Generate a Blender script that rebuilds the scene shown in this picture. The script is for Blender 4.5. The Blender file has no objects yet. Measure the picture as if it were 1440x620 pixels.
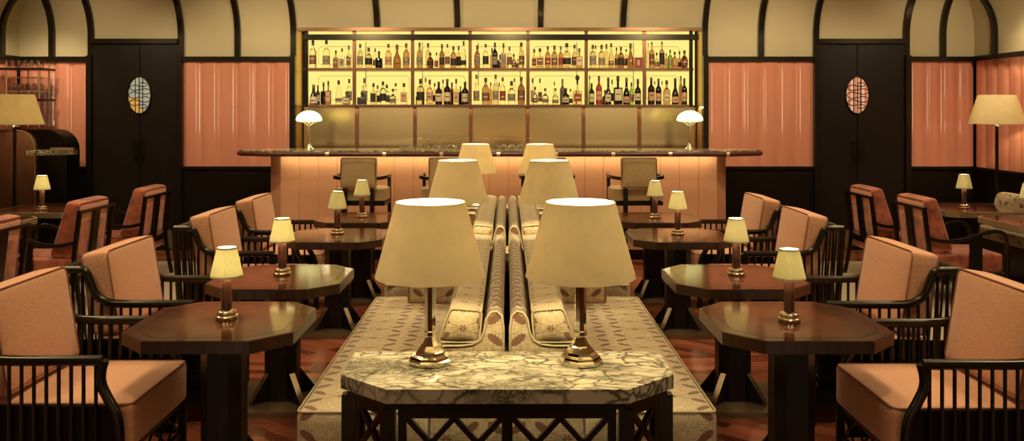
import bpy, bmesh, math, random
from mathutils import Vector, Matrix
random.seed(7)
S = bpy.context.scene
COL = S.collection
PI = math.pi
def R(d): return math.radians(d)
F, VX, VY, H = 1200.0, 714.0, 152.0, 1.72
def PX(px, Y): return (px - VX) * Y / F          # where a sight line meets depth Y
def PZ(py, Y): return H - (py - VY) * Y / F

# ---------------------------------------------------------------- node helper
class N:
    def __init__(s, t, sock): s.t, s.s = t, sock
    def _m(s, op, *o):
        n = s.t.nodes.new('ShaderNodeMath'); n.operation = op
        for i, a in enumerate((s,) + o):
            if isinstance(a, N): s.t.links.new(a.s, n.inputs[i])
            else: n.inputs[i].default_value = a
        return N(s.t, n.outputs[0])
    def __add__(s, o): return s._m('ADD', o)
    def __sub__(s, o): return s._m('SUBTRACT', o)
    def __mul__(s, o): return s._m('MULTIPLY', o)
    def __truediv__(s, o): return s._m('DIVIDE', o)
    def lt(s, o): return s._m('LESS_THAN', o)
    def gt(s, o): return s._m('GREATER_THAN', o)
    def frac(s): return s._m('FRACT')
    def abs(s): return s._m('ABSOLUTE')
    def sqrt(s): return s._m('SQRT')
    def cos(s): return s._m('COSINE')
    def sin(s): return s._m('SINE')
    def atan2(s, o): return s._m('ARCTAN2', o)
    def max(s, o): return s._m('MAXIMUM', o)
    def min(s, o): return s._m('MINIMUM', o)

def mat(name, col=(.5, .5, .5), rough=.5, metal=0, **k):
    m = bpy.data.materials.new(name); m.use_nodes = True
    p = m.node_tree.nodes['Principled BSDF']
    p.inputs['Base Color'].default_value = (*col, 1)
    p.inputs['Roughness'].default_value = rough
    p.inputs['Metallic'].default_value = metal
    for a, b in k.items():
        p.inputs[a.replace('_', ' ')].default_value = b
    return m
def tp(m): return m.node_tree, m.node_tree.nodes['Principled BSDF']
def node(t, kind, **k):
    n = t.nodes.new(kind)
    for a, b in k.items():
        if a.startswith('i_'): n.inputs[a[2:].replace('_', ' ')].default_value = b
        else: setattr(n, a, b)
    return n
def coords(t, what='Object', scale=(1, 1, 1), rot=(0, 0, 0)):
    c = t.nodes.new('ShaderNodeTexCoord'); mp = t.nodes.new('ShaderNodeMapping')
    mp.inputs['Scale'].default_value = scale; mp.inputs['Rotation'].default_value = rot
    t.links.new(c.outputs[what], mp.inputs[0]); return mp.outputs[0]
def ramp(t, fac, stops):
    r = t.nodes.new('ShaderNodeValToRGB'); e = r.color_ramp.elements
    while len(e) > 1: e.remove(e[-1])
    e[0].position = stops[0][0]; e[0].color = (*stops[0][1], 1)
    for p_, c in stops[1:]:
        q = e.new(p_); q.color = (*c, 1)
    t.links.new(fac, r.inputs[0]); return r.outputs[0]
def mix(t, fac, a, b, mode='MIX'):
    n = t.nodes.new('ShaderNodeMix'); n.data_type = 'RGBA'; n.blend_type = mode
    for i, v in ((0, fac), (6, a), (7, b)):
        if hasattr(v, 'is_output'): t.links.new(v, n.inputs[i])
        elif isinstance(v, N): t.links.new(v.s, n.inputs[i])
        elif i == 0: n.inputs[0].default_value = v
        else: n.inputs[i].default_value = (*v, 1)
    return n.outputs[2]
def bump(t, p, hgt, strength=.2, dist=.002):
    b = t.nodes.new('ShaderNodeBump'); b.inputs['Strength'].default_value = strength; b.inputs['Distance'].default_value = dist
    t.links.new(hgt, b.inputs['Height']); t.links.new(b.outputs[0], p.inputs['Normal'])

M = {}
M['black'] = mat('black_lacquer', (.010, .007, .005), .26, Specular_IOR_Level=.40, Specular_Tint=(1, .85, .6, 1))
M['blackwall'] = mat('black_stained_oak', (.008, .0055, .0035), .42, Specular_IOR_Level=.18, Specular_Tint=(1, .8, .55, 1))
M['chrome'] = mat('polished_nickel', (.98, .94, .80), .06, 1)
M['brass'] = mat('satin_brass', (.88, .76, .56), .18, 1)
M['bronze'] = mat('bronze_plate', (.24, .155, .08), .26, .5)
M['brassedge'] = mat('brushed_brass_edging', (.56, .45, .28), .34, .75)
M['copper'] = mat('copper_strip', (.24, .10, .05), .35, .6)
M['clip'] = mat('pale_metal_clip', (.75, .62, .45), .35, 1)
M['darkcopper'] = mat('bronzed_shelf_metal', (.20, .09, .045), .36, .55)

def m_wood(name, c0, c1, rough, scale=(1, 1, 1), coat=0, rot=(0, 0, 0), spec=.5):
    m = mat(name, c0, rough, Specular_IOR_Level=spec); t, p = tp(m)
    n = node(t, 'ShaderNodeTexNoise', i_Scale=6, i_Detail=6, i_Roughness=.6)
    t.links.new(coords(t, 'Object', scale, rot), n.inputs[0])
    t.links.new(ramp(t, n.outputs[0], [(.3, c0), (.7, c1)]), p.inputs['Base Color'])
    p.inputs['Coat Weight'].default_value = coat; p.inputs['Coat Roughness'].default_value = .12
    return m
M['tabletop'] = m_wood('mahogany_top', (.034, .011, .005), (.125, .040, .017), .11, (1.2, 14, 3), 0, (0, 0, R(20)), .38)
M['tableside'] = m_wood('dark_walnut', (.008, .0055, .004), (.018, .010, .0065), .34, (4, 4, 1), spec=.25)
M['tableedge'] = m_wood('mahogany_edge', (.030, .014, .008), (.075, .032, .017), .28, (4, 4, 1), spec=.45)
M['redtop'] = m_wood('red_brown_gloss_top', (.07, .02, .010), (.13, .036, .016), .10, (1.2, 10, 3), .5)
M['walnut'] = m_wood('walnut_veneer', (.045, .017, .008), (.115, .046, .02), .35, (9, 9, .7))
M['doorwood'] = m_wood('smoked_oak_door', (.009, .0065, .0045), (.016, .0105, .007), .40, (14, 14, .6), spec=.2)

# --- floor: red-brown boards laid in alternating bands
def m_floor():
    m = mat('parquet', (.2, .06, .03), .16); t, p = tp(m)
    def boards(rot):
        b = node(t, 'ShaderNodeTexBrick', offset=.37, i_Scale=1, i_Mortar_Size=.0022, i_Brick_Width=.95, i_Row_Height=.085, i_Bias=0)
        b.inputs['Color1'].default_value = (.10, .026, .013, 1); b.inputs['Color2'].default_value = (.36, .10, .05, 1)
        b.inputs['Mortar'].default_value = (.26, .12, .06, 1)
        t.links.new(coords(t, 'Object', (1, 1, 1), rot), b.inputs[0]); return b.outputs[0]
    c = t.nodes.new('ShaderNodeTexCoord'); sx = t.nodes.new('ShaderNodeSeparateXYZ'); t.links.new(c.outputs['Object'], sx.inputs[0])
    y = N(t, sx.outputs[1]); band = ((y - 4.75) / 2.5).frac().lt(.48)
    col = mix(t, band, boards((0, 0, R(38))), boards((0, 0, 0)))
    n = node(t, 'ShaderNodeTexNoise', i_Scale=5, i_Detail=5); t.links.new(coords(t, 'Object', (1, 12, 1)), n.inputs[0])
    col = mix(t, .35, col, n.outputs[0], 'OVERLAY')
    t.links.new(col, p.inputs['Base Color'])
    return m
M['floor'] = m_floor()

def m_fabric(name, c0, c1, sc=420, rough=.85, blotch=0, c2=None, sheen=.3):
    m = mat(name, c0, rough, Sheen_Weight=sheen); t, p = tp(m)
    co = coords(t)
    n = node(t, 'ShaderNodeTexNoise', i_Scale=sc, i_Detail=2); t.links.new(co, n.inputs[0])
    col = ramp(t, n.outputs[0], [(.35, c0), (.65, c1)])
    if blotch:
        b = node(t, 'ShaderNodeTexNoise', i_Scale=9, i_Detail=5, i_Roughness=.65); t.links.new(co, b.inputs[0])
        col = mix(t, ramp(t, b.outputs[0], [(.42, (0, 0, 0)), (.68, (blotch,) * 3)]), col, c2)
    t.links.new(col, p.inputs['Base Color']); bump(t, p, n.outputs[0], .25, .001)
    return m
M['salmon'] = m_fabric('salmon_weave', (.60, .275, .135), (.82, .42, .225), 190)
M['salmonpipe'] = mat('salmon_piping', (.34, .14, .09), .8)
M['velvet'] = m_fabric('rust_velvet', (.56, .14, .065), (.66, .175, .085), 200, .7, .9, (.15, .028, .016), .5)
M['velvetplain'] = m_fabric('pink_velvet_back', (.80, .32, .20), (.86, .38, .25), 200, .8)
M['tan'] = m_fabric('tan_leather', (.52, .37, .18), (.58, .42, .21), 60, .5, sheen=0)
M['carpet'] = m_fabric('beige_carpet', (.34, .26, .15), (.42, .33, .20), 60, .95)

def m_leaf(name, base0, base1, leaf):
    m = mat(name, base0, .62, Sheen_Weight=.25); t, p = tp(m)
    uvn = t.nodes.new('ShaderNodeUVMap'); uvn.uv_map = 'UVMap'
    s = t.nodes.new('ShaderNodeSeparateXYZ'); t.links.new(uvn.outputs[0], s.inputs[0])
    u, v = N(t, s.outputs[0]), N(t, s.outputs[1])
    cu, cv = .31, .185
    fu = ((u / cu).frac() - .5) * cu; fv = ((v / cv).frac() - .5) * cv
    au, av = fu.abs(), fv.abs()
    cs, sn = math.cos(R(38)), math.sin(R(38))
    du, dv = au - .105, av - .048
    a = du * cs + dv * sn; b = dv * cs - du * sn
    ser = ((a * 420).sin() * .0022)
    leaf_m = ((a / .038) * (a / .038) + ((b.abs() + ser) / .0165) * ((b.abs() + ser) / .0165)).lt(1.0)
    rr = (fu * fu + fv * fv).sqrt(); ang = fv.atan2(fu)
    fl = rr.lt(((ang * 3).cos().abs() * .020) + .002) * rr.gt(.0065)
    stem = (av - au * .42).abs().lt(.0016) * au.lt(.085)
    stem2 = (av - ((u * 20.3).sin() * .006).abs()).abs().lt(.0013)
    msk = leaf_m.max(fl).max(stem).max(stem2 * .55)
    tx = t.nodes.new('ShaderNodeMapping'); tx.inputs['Scale'].default_value = (24, 260, 1); t.links.new(uvn.outputs[0], tx.inputs[0])
    ty = t.nodes.new('ShaderNodeMapping'); ty.inputs['Scale'].default_value = (260, 24, 1); t.links.new(uvn.outputs[0], ty.inputs[0])
    n1 = node(t, 'ShaderNodeTexNoise', i_Scale=1, i_Detail=2); t.links.new(tx.outputs[0], n1.inputs[0])
    n2 = node(t, 'ShaderNodeTexNoise', i_Scale=1, i_Detail=2); t.links.new(ty.outputs[0], n2.inputs[0])
    w = (N(t, n1.outputs[0]) + N(t, n2.outputs[0])) * .5
    lin = ramp(t, w.s, [(.36, base0), (.62, base1)])
    t.links.new(mix(t, msk, lin, leaf), p.inputs['Base Color'])
    bump(t, p, w.s, .3, .0012)
    return m
M['leaf'] = m_leaf('leaf_pattern_linen', (.31, .22, .105), (.68, .53, .30), (.17, .075, .036))
M['leafpipe'] = mat('linen_piping', (.46, .36, .20), .7)

def m_marble():
    m = mat('veined_marble', (.8, .75, .6), .12, Specular_IOR_Level=.3); t, p = tp(m)
    co = coords(t, 'Object', (1, 1.9, 1.3), (0, 0, R(25)))
    nz = node(t, 'ShaderNodeTexNoise', i_Scale=5, i_Detail=4); t.links.new(co, nz.inputs[0])
    wp = node(t, 'ShaderNodeVectorMath', operation='MULTIPLY_ADD'); t.links.new(nz.outputs['Color'], wp.inputs[0])
    wp.inputs[1].default_value = (.30, .30, .30); t.links.new(co, wp.inputs[2])
    cols = None
    v1 = node(t, 'ShaderNodeTexVoronoi', feature='DISTANCE_TO_EDGE', i_Scale=11); t.links.new(wp.outputs[0], v1.inputs[0])
    v2 = node(t, 'ShaderNodeTexVoronoi', feature='DISTANCE_TO_EDGE', i_Scale=30); t.links.new(wp.outputs[0], v2.inputs[0])
    n3 = node(t, 'ShaderNodeTexNoise', i_Scale=3.2, i_Detail=3); t.links.new(co, n3.inputs[0])
    k1 = ramp(t, v1.outputs[0], [(.0, (1,) * 3), (.06, (.65,) * 3), (.16, (0, 0, 0))])
    k2 = ramp(t, v2.outputs[0], [(.0, (.9,) * 3), (.07, (.6,) * 3), (.22, (0, 0, 0))])
    patch = ramp(t, n3.outputs[0], [(.47, (0, 0, 0)), (.58, (1, 1, 1))])
    k2 = mix(t, 1.0, k2, patch, 'MULTIPLY')
    n4 = node(t, 'ShaderNodeTexNoise', i_Scale=4.5, i_Detail=2); t.links.new(coords(t, 'Object', (1, 1.6, 1), (.3, .2, 1)), n4.inputs[0])
    k1 = mix(t, 1.0, k1, ramp(t, n4.outputs[0], [(.30, (.25,) * 3), (.52, (1, 1, 1))]), 'MULTIPLY')
    k = mix(t, 1.0, k1, k2, 'LIGHTEN')
    t.links.new(mix(t, k, mix(t, ramp(t, n3.outputs[0], [(.40, (0, 0, 0)), (.62, (.75,) * 3)]), (.58, .50, .335), (.30, .26, .16)), (.055, .046, .032)), p.inputs['Base Color'])
    return m
M['marble'] = m_marble()

def m_flute():
    m = mat('coral_lacquer', (.70, .28, .185), .06, Specular_IOR_Level=1.0); t, p = tp(m)
    n = node(t, 'ShaderNodeTexNoise', i_Scale=3, i_Detail=4); t.links.new(coords(t, 'Object', (3, 3, .35)), n.inputs[0])
    t.links.new(ramp(t, n.outputs[0], [(.3, (.66, .255, .165)), (.7, (.73, .30, .20))]), p.inputs['Base Color'])
    return m
M['flute'] = m_flute()
M['barfront'] = mat('peach_lacquer', (.74, .385, .225), .40)
M['cream'] = mat('cream_plaster', (.55, .465, .29), .7)
M['plaster'] = mat('dim_plaster', (.52, .44, .30), .9)
M['revealbrass'] = mat('aged_brass_reveal', (.66, .39, .17), .42, 1)
M['backsplash'] = mat('brushed_bronze_panel', (.58, .41, .19), .24, 1, Anisotropic=.6)

def m_shade(name, col, tr=.55):
    m = bpy.data.materials.new(name); m.use_nodes = True; t = m.node_tree
    t.nodes.remove(t.nodes['Principled BSDF']); out = t.nodes['Material Output']
    d = node(t, 'ShaderNodeBsdfDiffuse'); tr_ = node(t, 'ShaderNodeBsdfTranslucent'); mx = node(t, 'ShaderNodeMixShader')
    n = node(t, 'ShaderNodeTexNoise', i_Scale=14, i_Detail=5); t.links.new(coords(t), n.inputs[0])
    c = ramp(t, n.outputs[0], [(.3, tuple(x * .9 for x in col)), (.7, col)])
    t.links.new(c, d.inputs[0]); t.links.new(c, tr_.inputs[0])
    mx.inputs[0].default_value = tr
    t.links.new(d.outputs[0], mx.inputs[1]); t.links.new(tr_.outputs[0], mx.inputs[2]); t.links.new(mx.outputs[0], out.inputs[0])
    return m
M['shade'] = m_shade('parchment_shade', (.88, .77, .52), .32)
M['pleat'] = m_shade('pleated_silk_shade', (.88, .83, .58), .45)
M['opal'] = m_shade('opal_glass', (.88, .90, .66), .6)
M['trimtape'] = m_shade('shade_trim', (.62, .55, .36), .3)
M['leather'] = m_wood('oxblood_leather', (.075, .021, .012), (.125, .035, .02), .4, (6, 6, 2))
M['stitch'] = mat('pale_stitching', (.5, .38, .26), .7)
def m_emit(name, col, st):
    m = bpy.data.materials.new(name); m.use_nodes = True; t = m.node_tree
    t.nodes.remove(t.nodes['Principled BSDF']); e = node(t, 'ShaderNodeEmission'); e.inputs[0].default_value = (*col, 1); e.inputs[1].default_value = st
    t.links.new(e.outputs[0], t.nodes['Material Output'].inputs[0]); return m
M['glow'] = m_emit('backlit_panel', (1, .79, .215), .84)
M['bulb'] = m_emit('lit_bulb', (1, .85, .55), 6)
def glass(name, col, rough=0.0):
    return mat(name, col, rough, Transmission_Weight=1.0, IOR=1.45)
GL = {'clear': glass('clear_glass', (.97, .95, .85)), 'pale amber': glass('pale_spirit', (.84, .66, .50)),
      'amber': glass('amber_spirit', (.55, .31, .21)), 'dark amber': glass('dark_amber_spirit', (.36, .155, .10)),
      'dark': mat('dark_bottle_glass', (.018, .011, .008), .08), 'green': glass('green_glass', (.30, .52, .10)),
      'red': mat('red_bottle', (.38, .05, .04), .15), 'grey': mat('grey_ceramic', (.17, .13, .09), .4),
      'smoky': mat('smoky_flask', (.055, .05, .045), .3)}
LB = {'grey': (.32, .26, .19), 'cream': (.72, .60, .40), 'brown': (.22, .085, .05), 'black': (.03, .02, .016),
      'peach': (.62, .36, .22), 'red': (.32, .05, .035)}
LB = {k: mat('paper_label_' + k, v, .6) for k, v in LB.items()}
CAP = {'dark': mat('dark_cap', (.05, .028, .018), .4), 'brown': mat('brown_cap', (.14, .07, .04), .5), 'grey': mat('grey_cap', (.17, .13, .09), .4)}

# ---------------------------------------------------------------- mesh helpers
def obj(name, bm, m, parent=None, smooth=None, uv=False, bevel=0, loc=None):
    me = bpy.data.meshes.new(name)
    if bevel:
        es = [e for e in bm.edges if len(e.link_faces) == 2 and e.calc_face_angle(0) > R(30)]
        bmesh.ops.bevel(bm, geom=es, offset=bevel, segments=2, affect='EDGES', profile=.6)
    bmesh.ops.recalc_face_normals(bm, faces=bm.faces)
    if uv:
        L = bm.loops.layers.uv.new('UVMap')
        for f in bm.faces:
            n = f.normal; ax = max(range(3), key=lambda i: abs(n[i]))
            for l in f.loops:
                c = l.vert.co
                q = ((c.y, c.z) if ax == 0 else (c.x, c.z) if ax == 1 else (c.x, c.y))
                if uv is not True: q = ((q[0] - (0 if ax == 0 else uv[0])) * uv[2] + .155, (q[1] - (uv[1] if ax != 2 else 0)) * uv[2] + .0925)
                l[L].uv = q
    bm.to_mesh(me); bm.free()
    me.materials.append(m)
    if smooth is not None:
        for p_ in me.polygons: p_.use_smooth = True
        if smooth < 180: me.set_sharp_from_angle(angle=R(smooth))
    o = bpy.data.objects.new(name, me); COL.objects.link(o)
    if parent: o.parent = parent
    if loc: o.location = loc
    return o
def BM(): return bmesh.new()
def box(bm, x0, x1, y0, y1, z0, z1, mtx=None):
    vs = [bm.verts.new(c) for c in ((x0, y0, z0), (x1, y0, z0), (x1, y1, z0), (x0, y1, z0), (x0, y0, z1), (x1, y0, z1), (x1, y1, z1), (x0, y1, z1))]
    for f in ((0, 3, 2, 1), (4, 5, 6, 7), (0, 1, 5, 4), (1, 2, 6, 5), (2, 3, 7, 6), (3, 0, 4, 7)): bm.faces.new([vs[i] for i in f])
    if mtx: bmesh.ops.transform(bm, matrix=mtx, verts=vs)
    return bm
def bx(*a, **k): return box(BM(), *a, **k)
def prism(bm, poly, z0, z1, axis='z'):
    def P(a, b, h): return (a, b, h) if axis == 'z' else (a, h, b) if axis == 'y' else (h, a, b)
    lo = [bm.verts.new(P(a, b, z0)) for a, b in poly]; hi = [bm.verts.new(P(a, b, z1)) for a, b in poly]
    n = len(poly)
    bm.faces.new(lo); bm.faces.new(hi)
    for i in range(n): bm.faces.new((lo[i], lo[(i + 1) % n], hi[(i + 1) % n], hi[i]))
    return bm
def tube(bm, path, r, n=8, closed=False, sx=1.0):
    pts = [Vector(p_) for p_ in path]; k = len(pts); rings = []
    up0 = Vector((0, 1, 0)); prev = None
    for i, p_ in enumerate(pts):
        a = pts[i - 1] if (i or closed) else p_; b = pts[(i + 1) % k] if (i < k - 1 or closed) else p_
        d = (b - a).normalized()
        ref = prev if prev is not None else (Vector((0, 0, 1)) if abs(d.z) < .9 else up0)
        u = (ref - d * ref.dot(d))
        if u.length < 1e-4: u = d.orthogonal()
        u.normalize(); w = d.cross(u); prev = u
        rr = r[i] if isinstance(r, (list, tuple)) else r
        rings.append([bm.verts.new(p_ + (u * math.cos(2 * PI * j / n + PI / n) + w * math.sin(2 * PI * j / n + PI / n) * sx) * rr) for j in range(n)])
    for i in range(k if closed else k - 1):
        a, b = rings[i], rings[(i + 1) % k]
        for j in range(n): bm.faces.new((a[j], a[(j + 1) % n], b[(j + 1) % n], b[j]))
    if not closed: bm.faces.new(rings[0]); bm.faces.new(rings[-1])
    return bm
def lathe(bm, prof, n=24, c=(0, 0, 0), cap=True, ang0=0.0, arc=2 * PI):
    full = arc >= 2 * PI - 1e-6; rings = []
    for r, z in prof:
        rings.append([bm.verts.new((c[0] + r * math.cos(ang0 + arc * j / n), c[1] + r * math.sin(ang0 + arc * j / n), c[2] + z)) for j in range(n if full else n + 1)])
    for a, b in zip(rings, rings[1:]):
        m_ = len(a)
        for j in range(m_ if full else m_ - 1): bm.faces.new((a[j], a[(j + 1) % m_], b[(j + 1) % m_], b[j]))
    if cap and full:
        if prof[0][0] > 1e-6: bm.faces.new(rings[0])
        if prof[-1][0] > 1e-6: bm.faces.new(rings[-1])
    return bm
def smoothpath(pts, sub=5):
    P = [Vector(p_) for p_ in pts]; out = []
    for i in range(len(P) - 1):
        p0, p1, p2, p3 = P[max(i - 1, 0)], P[i], P[i + 1], P[min(i + 2, len(P) - 1)]
        for s in range(sub):
            t = s / sub
            out.append(.5 * ((2 * p1) + (p2 - p0) * t + (2 * p0 - 5 * p1 + 4 * p2 - p3) * t * t + (3 * p1 - p0 - 3 * p2 + p3) * t ** 3))
    out.append(P[-1]); return out
def rbox(sx, sy, sz, r, puff=(0, 0, 0), cuts=9, mtx=None, taper=None):
    """a soft rounded block of full sizes sx, sy, sz"""
    bm = BM(); bmesh.ops.create_cube(bm, size=2)
    bmesh.ops.subdivide_edges(bm, edges=bm.edges[:], cuts=cuts, use_grid_fill=True)
    h = Vector((sx / 2, sy / 2, sz / 2)); n = cuts + 1
    def remap(p_, hh):
        i = round((p_ + 1) / 2 * n); k = min(i, n - i)
        if k == 0: v = hh
        elif k == 1: v = hh - r * .45
        elif k == 2: v = hh - r
        else: v = (hh - r) * (1 - (k - 2) / (n / 2 - 2))
        return -v if i < n / 2 else v
    for v in bm.verts:
        p_ = v.co.copy(); q = Vector([remap(p_[i], h[i]) for i in range(3)])
        c = Vector([max(-h[i] + r, min(h[i] - r, q[i])) for i in range(3)]); d = q - c
        if d.length > 1e-7: q = c + d.normalized() * r
        u = Vector([max(-1, min(1, q[i] / h[i])) for i in range(3)])
        for i in range(3):
            a, b = (i + 1) % 3, (i + 2) % 3
            q[i] += u[i] * puff[i] * (1 - u[a] ** 2) * (1 - u[b] ** 2)
        if taper: q = taper(q)
        v.co = q
    if mtx: bmesh.ops.transform(bm, matrix=mtx, verts=bm.verts)
    return bm
def loop_rect(a, b, r, n=4):
    """rounded rectangle outline in (u, v), half sizes a, b"""
    out = []
    for cx, cy, s in ((a - r, b - r, 0), (-a + r, b - r, 90), (-a + r, -b + r, 180), (a - r, -b + r, 270)):
        for k in range(n + 1):
            t = R(s + 90 * k / n); out.append((cx + r * math.cos(t), cy + r * math.sin(t)))
    return out
def T(x, y, z): return Matrix.Translation((x, y, z))
def RX(d): return Matrix.Rotation(R(d), 4, 'X')
def RY(d): return Matrix.Rotation(R(d), 4, 'Y')
def RZ(d): return Matrix.Rotation(R(d), 4, 'Z')
def octagon(hx, hy, c): return [(-hx + c, -hy), (hx - c, -hy), (hx, -hy + c), (hx, hy - c), (hx - c, hy), (-hx + c, hy), (-hx, hy - c), (-hx, -hy + c)]

def thing(name, label, cat, loc=(0, 0, 0), rz=0, group=None):
    o = bpy.data.objects.new(name, None); COL.objects.link(o); o.empty_display_size = .1
    o.location = loc; o.rotation_euler = (0, 0, R(rz)); tag(o, label, cat, group); return o
def tag(o, label, cat, group=None):
    o['label'] = label; o['category'] = cat
    if group: o['group'] = group
    return o
def struct(o): o['kind'] = 'structure'; return o
def copy_tree(o, parent=None):
    c = o.copy(); COL.objects.link(c)
    if parent: c.parent = parent
    for ch in list(o.children): copy_tree(ch, c)
    return c
def place(proto, first, label, loc, rz=0):
    o = proto if first else copy_tree(proto)
    o.location = loc; o.rotation_euler = (0, 0, R(rz)); o['label'] = label; return o
def lamp_light(name, parent, loc, watts, rad=.03, col=(1, .84, .50)):
    L = bpy.data.lights.new(name, 'POINT'); L.energy = watts; L.shadow_soft_size = rad; L.color = col
    o = bpy.data.objects.new(name, L); COL.objects.link(o); o.parent = parent; o.location = loc; return o

def thin_glass():
    m = bpy.data.materials.new('thin_stemware'); m.use_nodes = True; t = m.node_tree
    t.nodes.remove(t.nodes['Principled BSDF']); a = node(t, 'ShaderNodeBsdfTransparent'); g = node(t, 'ShaderNodeBsdfGlossy'); g.inputs['Roughness'].default_value = .05
    a.inputs[0].default_value = (.93, .91, .84, 1)
    lw = node(t, 'ShaderNodeLayerWeight'); lw.inputs[0].default_value = .35; mx = node(t, 'ShaderNodeMixShader')
    m2 = node(t, 'ShaderNodeMixShader'); m2.inputs[0].default_value = .45; df = node(t, 'ShaderNodeBsdfTranslucent'); df.inputs[0].default_value = (.95, .93, .85, 1)  # whitish translucent rim stands in for bright highlights on the glass edges
    t.links.new(g.outputs[0], m2.inputs[1]); t.links.new(df.outputs[0], m2.inputs[2])
    t.links.new(lw.outputs['Facing'], mx.inputs[0]); t.links.new(a.outputs[0], mx.inputs[1]); t.links.new(m2.outputs[0], mx.inputs[2])
    t.links.new(mx.outputs[0], t.nodes['Material Output'].inputs[0]); return m
M['stemware'] = thin_glass()
# ================================================================ the room
YB, XL, XR, YF = 10.42, -5.97, 5.70, -8.0
ZW, ZR = 1.008, 2.345            # wainscot top, rail top
CR, CV = .68, .25                # cove radius, height of the upright part below it
AX0, AX1, AZ = PX(417.5, YB), PX(987.5, YB), 2.672       # bar alcove
D1, D2 = (PX(132, YB), PX(253, YB)), (PX(1148, YB), PX(1271, YB))
ZD = PZ(62, YB)

floor = struct(obj('floor', bx(XL - .1, XR + .1, YF, YB + .5, -.1, 0), M['floor']))
for x0, x1 in ((-5.2, -2.75), (2.75, 5.0)):
    struct(obj('carpet', bx(x0, x1, 1.5, 9.55, 0.0, .008), M['carpet'], floor))
ceiling = struct(obj('ceiling', bx(XL - .1, XR + .1, YF, YB - CR, ZR + CV + CR, ZR + CV + CR + .1), M['cream']))

bm = BM()
box(bm, XL - .1, AX0 - .06, YB, YB + .1, 0, ZR + CV + CR + .1)
box(bm, AX1 + .06, XR + .1, YB, YB + .1, 0, ZR + CV + CR + .1)
box(bm, AX0 - .06, AX1 + .06, YB, YB + .1, AZ + .02, ZR + CV + CR + .1)
wall_back = struct(obj('wall_back', bm, M['blackwall']))
wall_left = struct(obj('wall_left', bx(XL - .1, XL, YF, YB, 0, ZR + CV + CR + .1), M['blackwall']))
wall_right = struct(obj('wall_right', bx(XR, XR + .1, YF, YB, 0, ZR + CV + CR + .1), M['blackwall']))

def flutes(a0, a1, base, sgn, w=.225, A=.028, horizontal=True):
    n = max(1, round((a1 - a0) / w)); w = (a1 - a0) / n; K = 12; front = []
    for i in range(n):
        amp = A * random.uniform(.6, 1.25)
        for k in range(K):
            t = k / K
            front.append((a0 + (i + t) * w, base + sgn * (.012 + amp * (math.sin(PI * t) ** .9) * (1 - .25 * math.sin(PI * t) ** 6))))
    front.append((a1, base + sgn * .012))
    poly = front + [(a1, base), (a0, base)]
    return poly if horizontal else [(b, a) for a, b in poly]
# coral fluted panels with a dark wainscot below and a rail above
FP = [(XL + .03, PX(126.5, YB)), (PX(258.5, YB), PX(411, YB)), (PX(993, YB), PX(1143, YB)), (PX(1276, YB), XR - .03)]
for a0, a1 in FP:
    struct(obj('fluted_panel', prism(BM(), flutes(a0, a1, YB - .012, -1), ZW, 2.29), M['flute'], wall_back, 40))
    bm = bx(a0, a1, YB - .05, YB, .0, ZW - .03); box(bm, a0, a1, YB - .075, YB, ZW - .03, ZW + .004)
    struct(obj('wainscot', bm, M['blackwall'], wall_back))
    struct(obj('rail', bx(a0, a1, YB - .085, YB, 2.288, ZR), M['black'], wall_back, bevel=.004))
for wl, xw, sg in ((wall_left, XL, 1), (wall_right, XR, -1)):
    struct(obj('fluted_panel', prism(BM(), flutes(2.0, YB - .06, xw + sg * .002, sg, horizontal=False), ZW, 2.29), M['flute'], wl, 40))
    x0, x1 = sorted((xw, xw + sg * .05)); bm = bx(x0, x1, 2.0, YB - .05, 0, ZW - .03)
    x0, x1 = sorted((xw, xw + sg * .075)); box(bm, x0, x1, 2.0, YB - .07, ZW - .03, ZW + .004)
    struct(obj('wainscot', bm, M['blackwall'], wl))
    x0, x1 = sorted((xw, xw + sg * .085)); struct(obj('rail', bx(x0, x1, 2.0, YB - .085, 2.288, ZR), M['black'], wl, bevel=.004))
# uprights of the wall framing
for px in (129.8, 255.6, 413.8, 990.3, 1145.8, 1272.8):
    x = PX(px, YB); struct(obj('upright', bx(x - .032, x + .032, YB - .10, YB, 0, ZR + .012), M['black'], wall_back, bevel=.004))

# the curved cove, in spans, and its black ribs
def arc(th): return (.006, ZR + CV + th) if th < 0 else (.006 + CR * (1 - math.cos(th)), ZR + CV + CR * math.sin(th))
def cove_span(x0, x1, th0, left=False, right=False):
    bm = BM(); K = 24; prev = None
    for k in range(K + 1):
        p_, z = arc(th0 + (PI / 2 - th0) * k / K)
        row = [bm.verts.new((x0 + (p_ if left else 0), YB - p_, z)), bm.verts.new((x1 - (p_ if right else 0), YB - p_, z))]
        if prev: bm.faces.new((prev[0], prev[1], row[1], row[0]))
        prev = row
    return bm
TH = math.asin((AZ - ZR - CV) / CR)
for x0, x1, th, l, r in ((XL, AX0, -CV, True, False), (AX0, AX1, TH, False, False), (AX1, XR, -CV, False, True)):
    struct(obj('cove', cove_span(x0, x1, th, l, r), M['cream'], wall_back, 180))
for wl, xw, sg in ((wall_left, XL, 1), (wall_right, XR, -1)):
    bm = BM(); prev = None
    for k in range(25):
        p_, z = arc(-CV + (PI / 2 + CV) * k / 24); row = [bm.verts.new((xw + sg * p_, YF, z)), bm.verts.new((xw + sg * p_, YB - p_, z))]
        if prev: bm.faces.new((prev[0], prev[1], row[1], row[0]))
        prev = row
    struct(obj('cove', bm, M['cream'], wl, 180))
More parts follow.
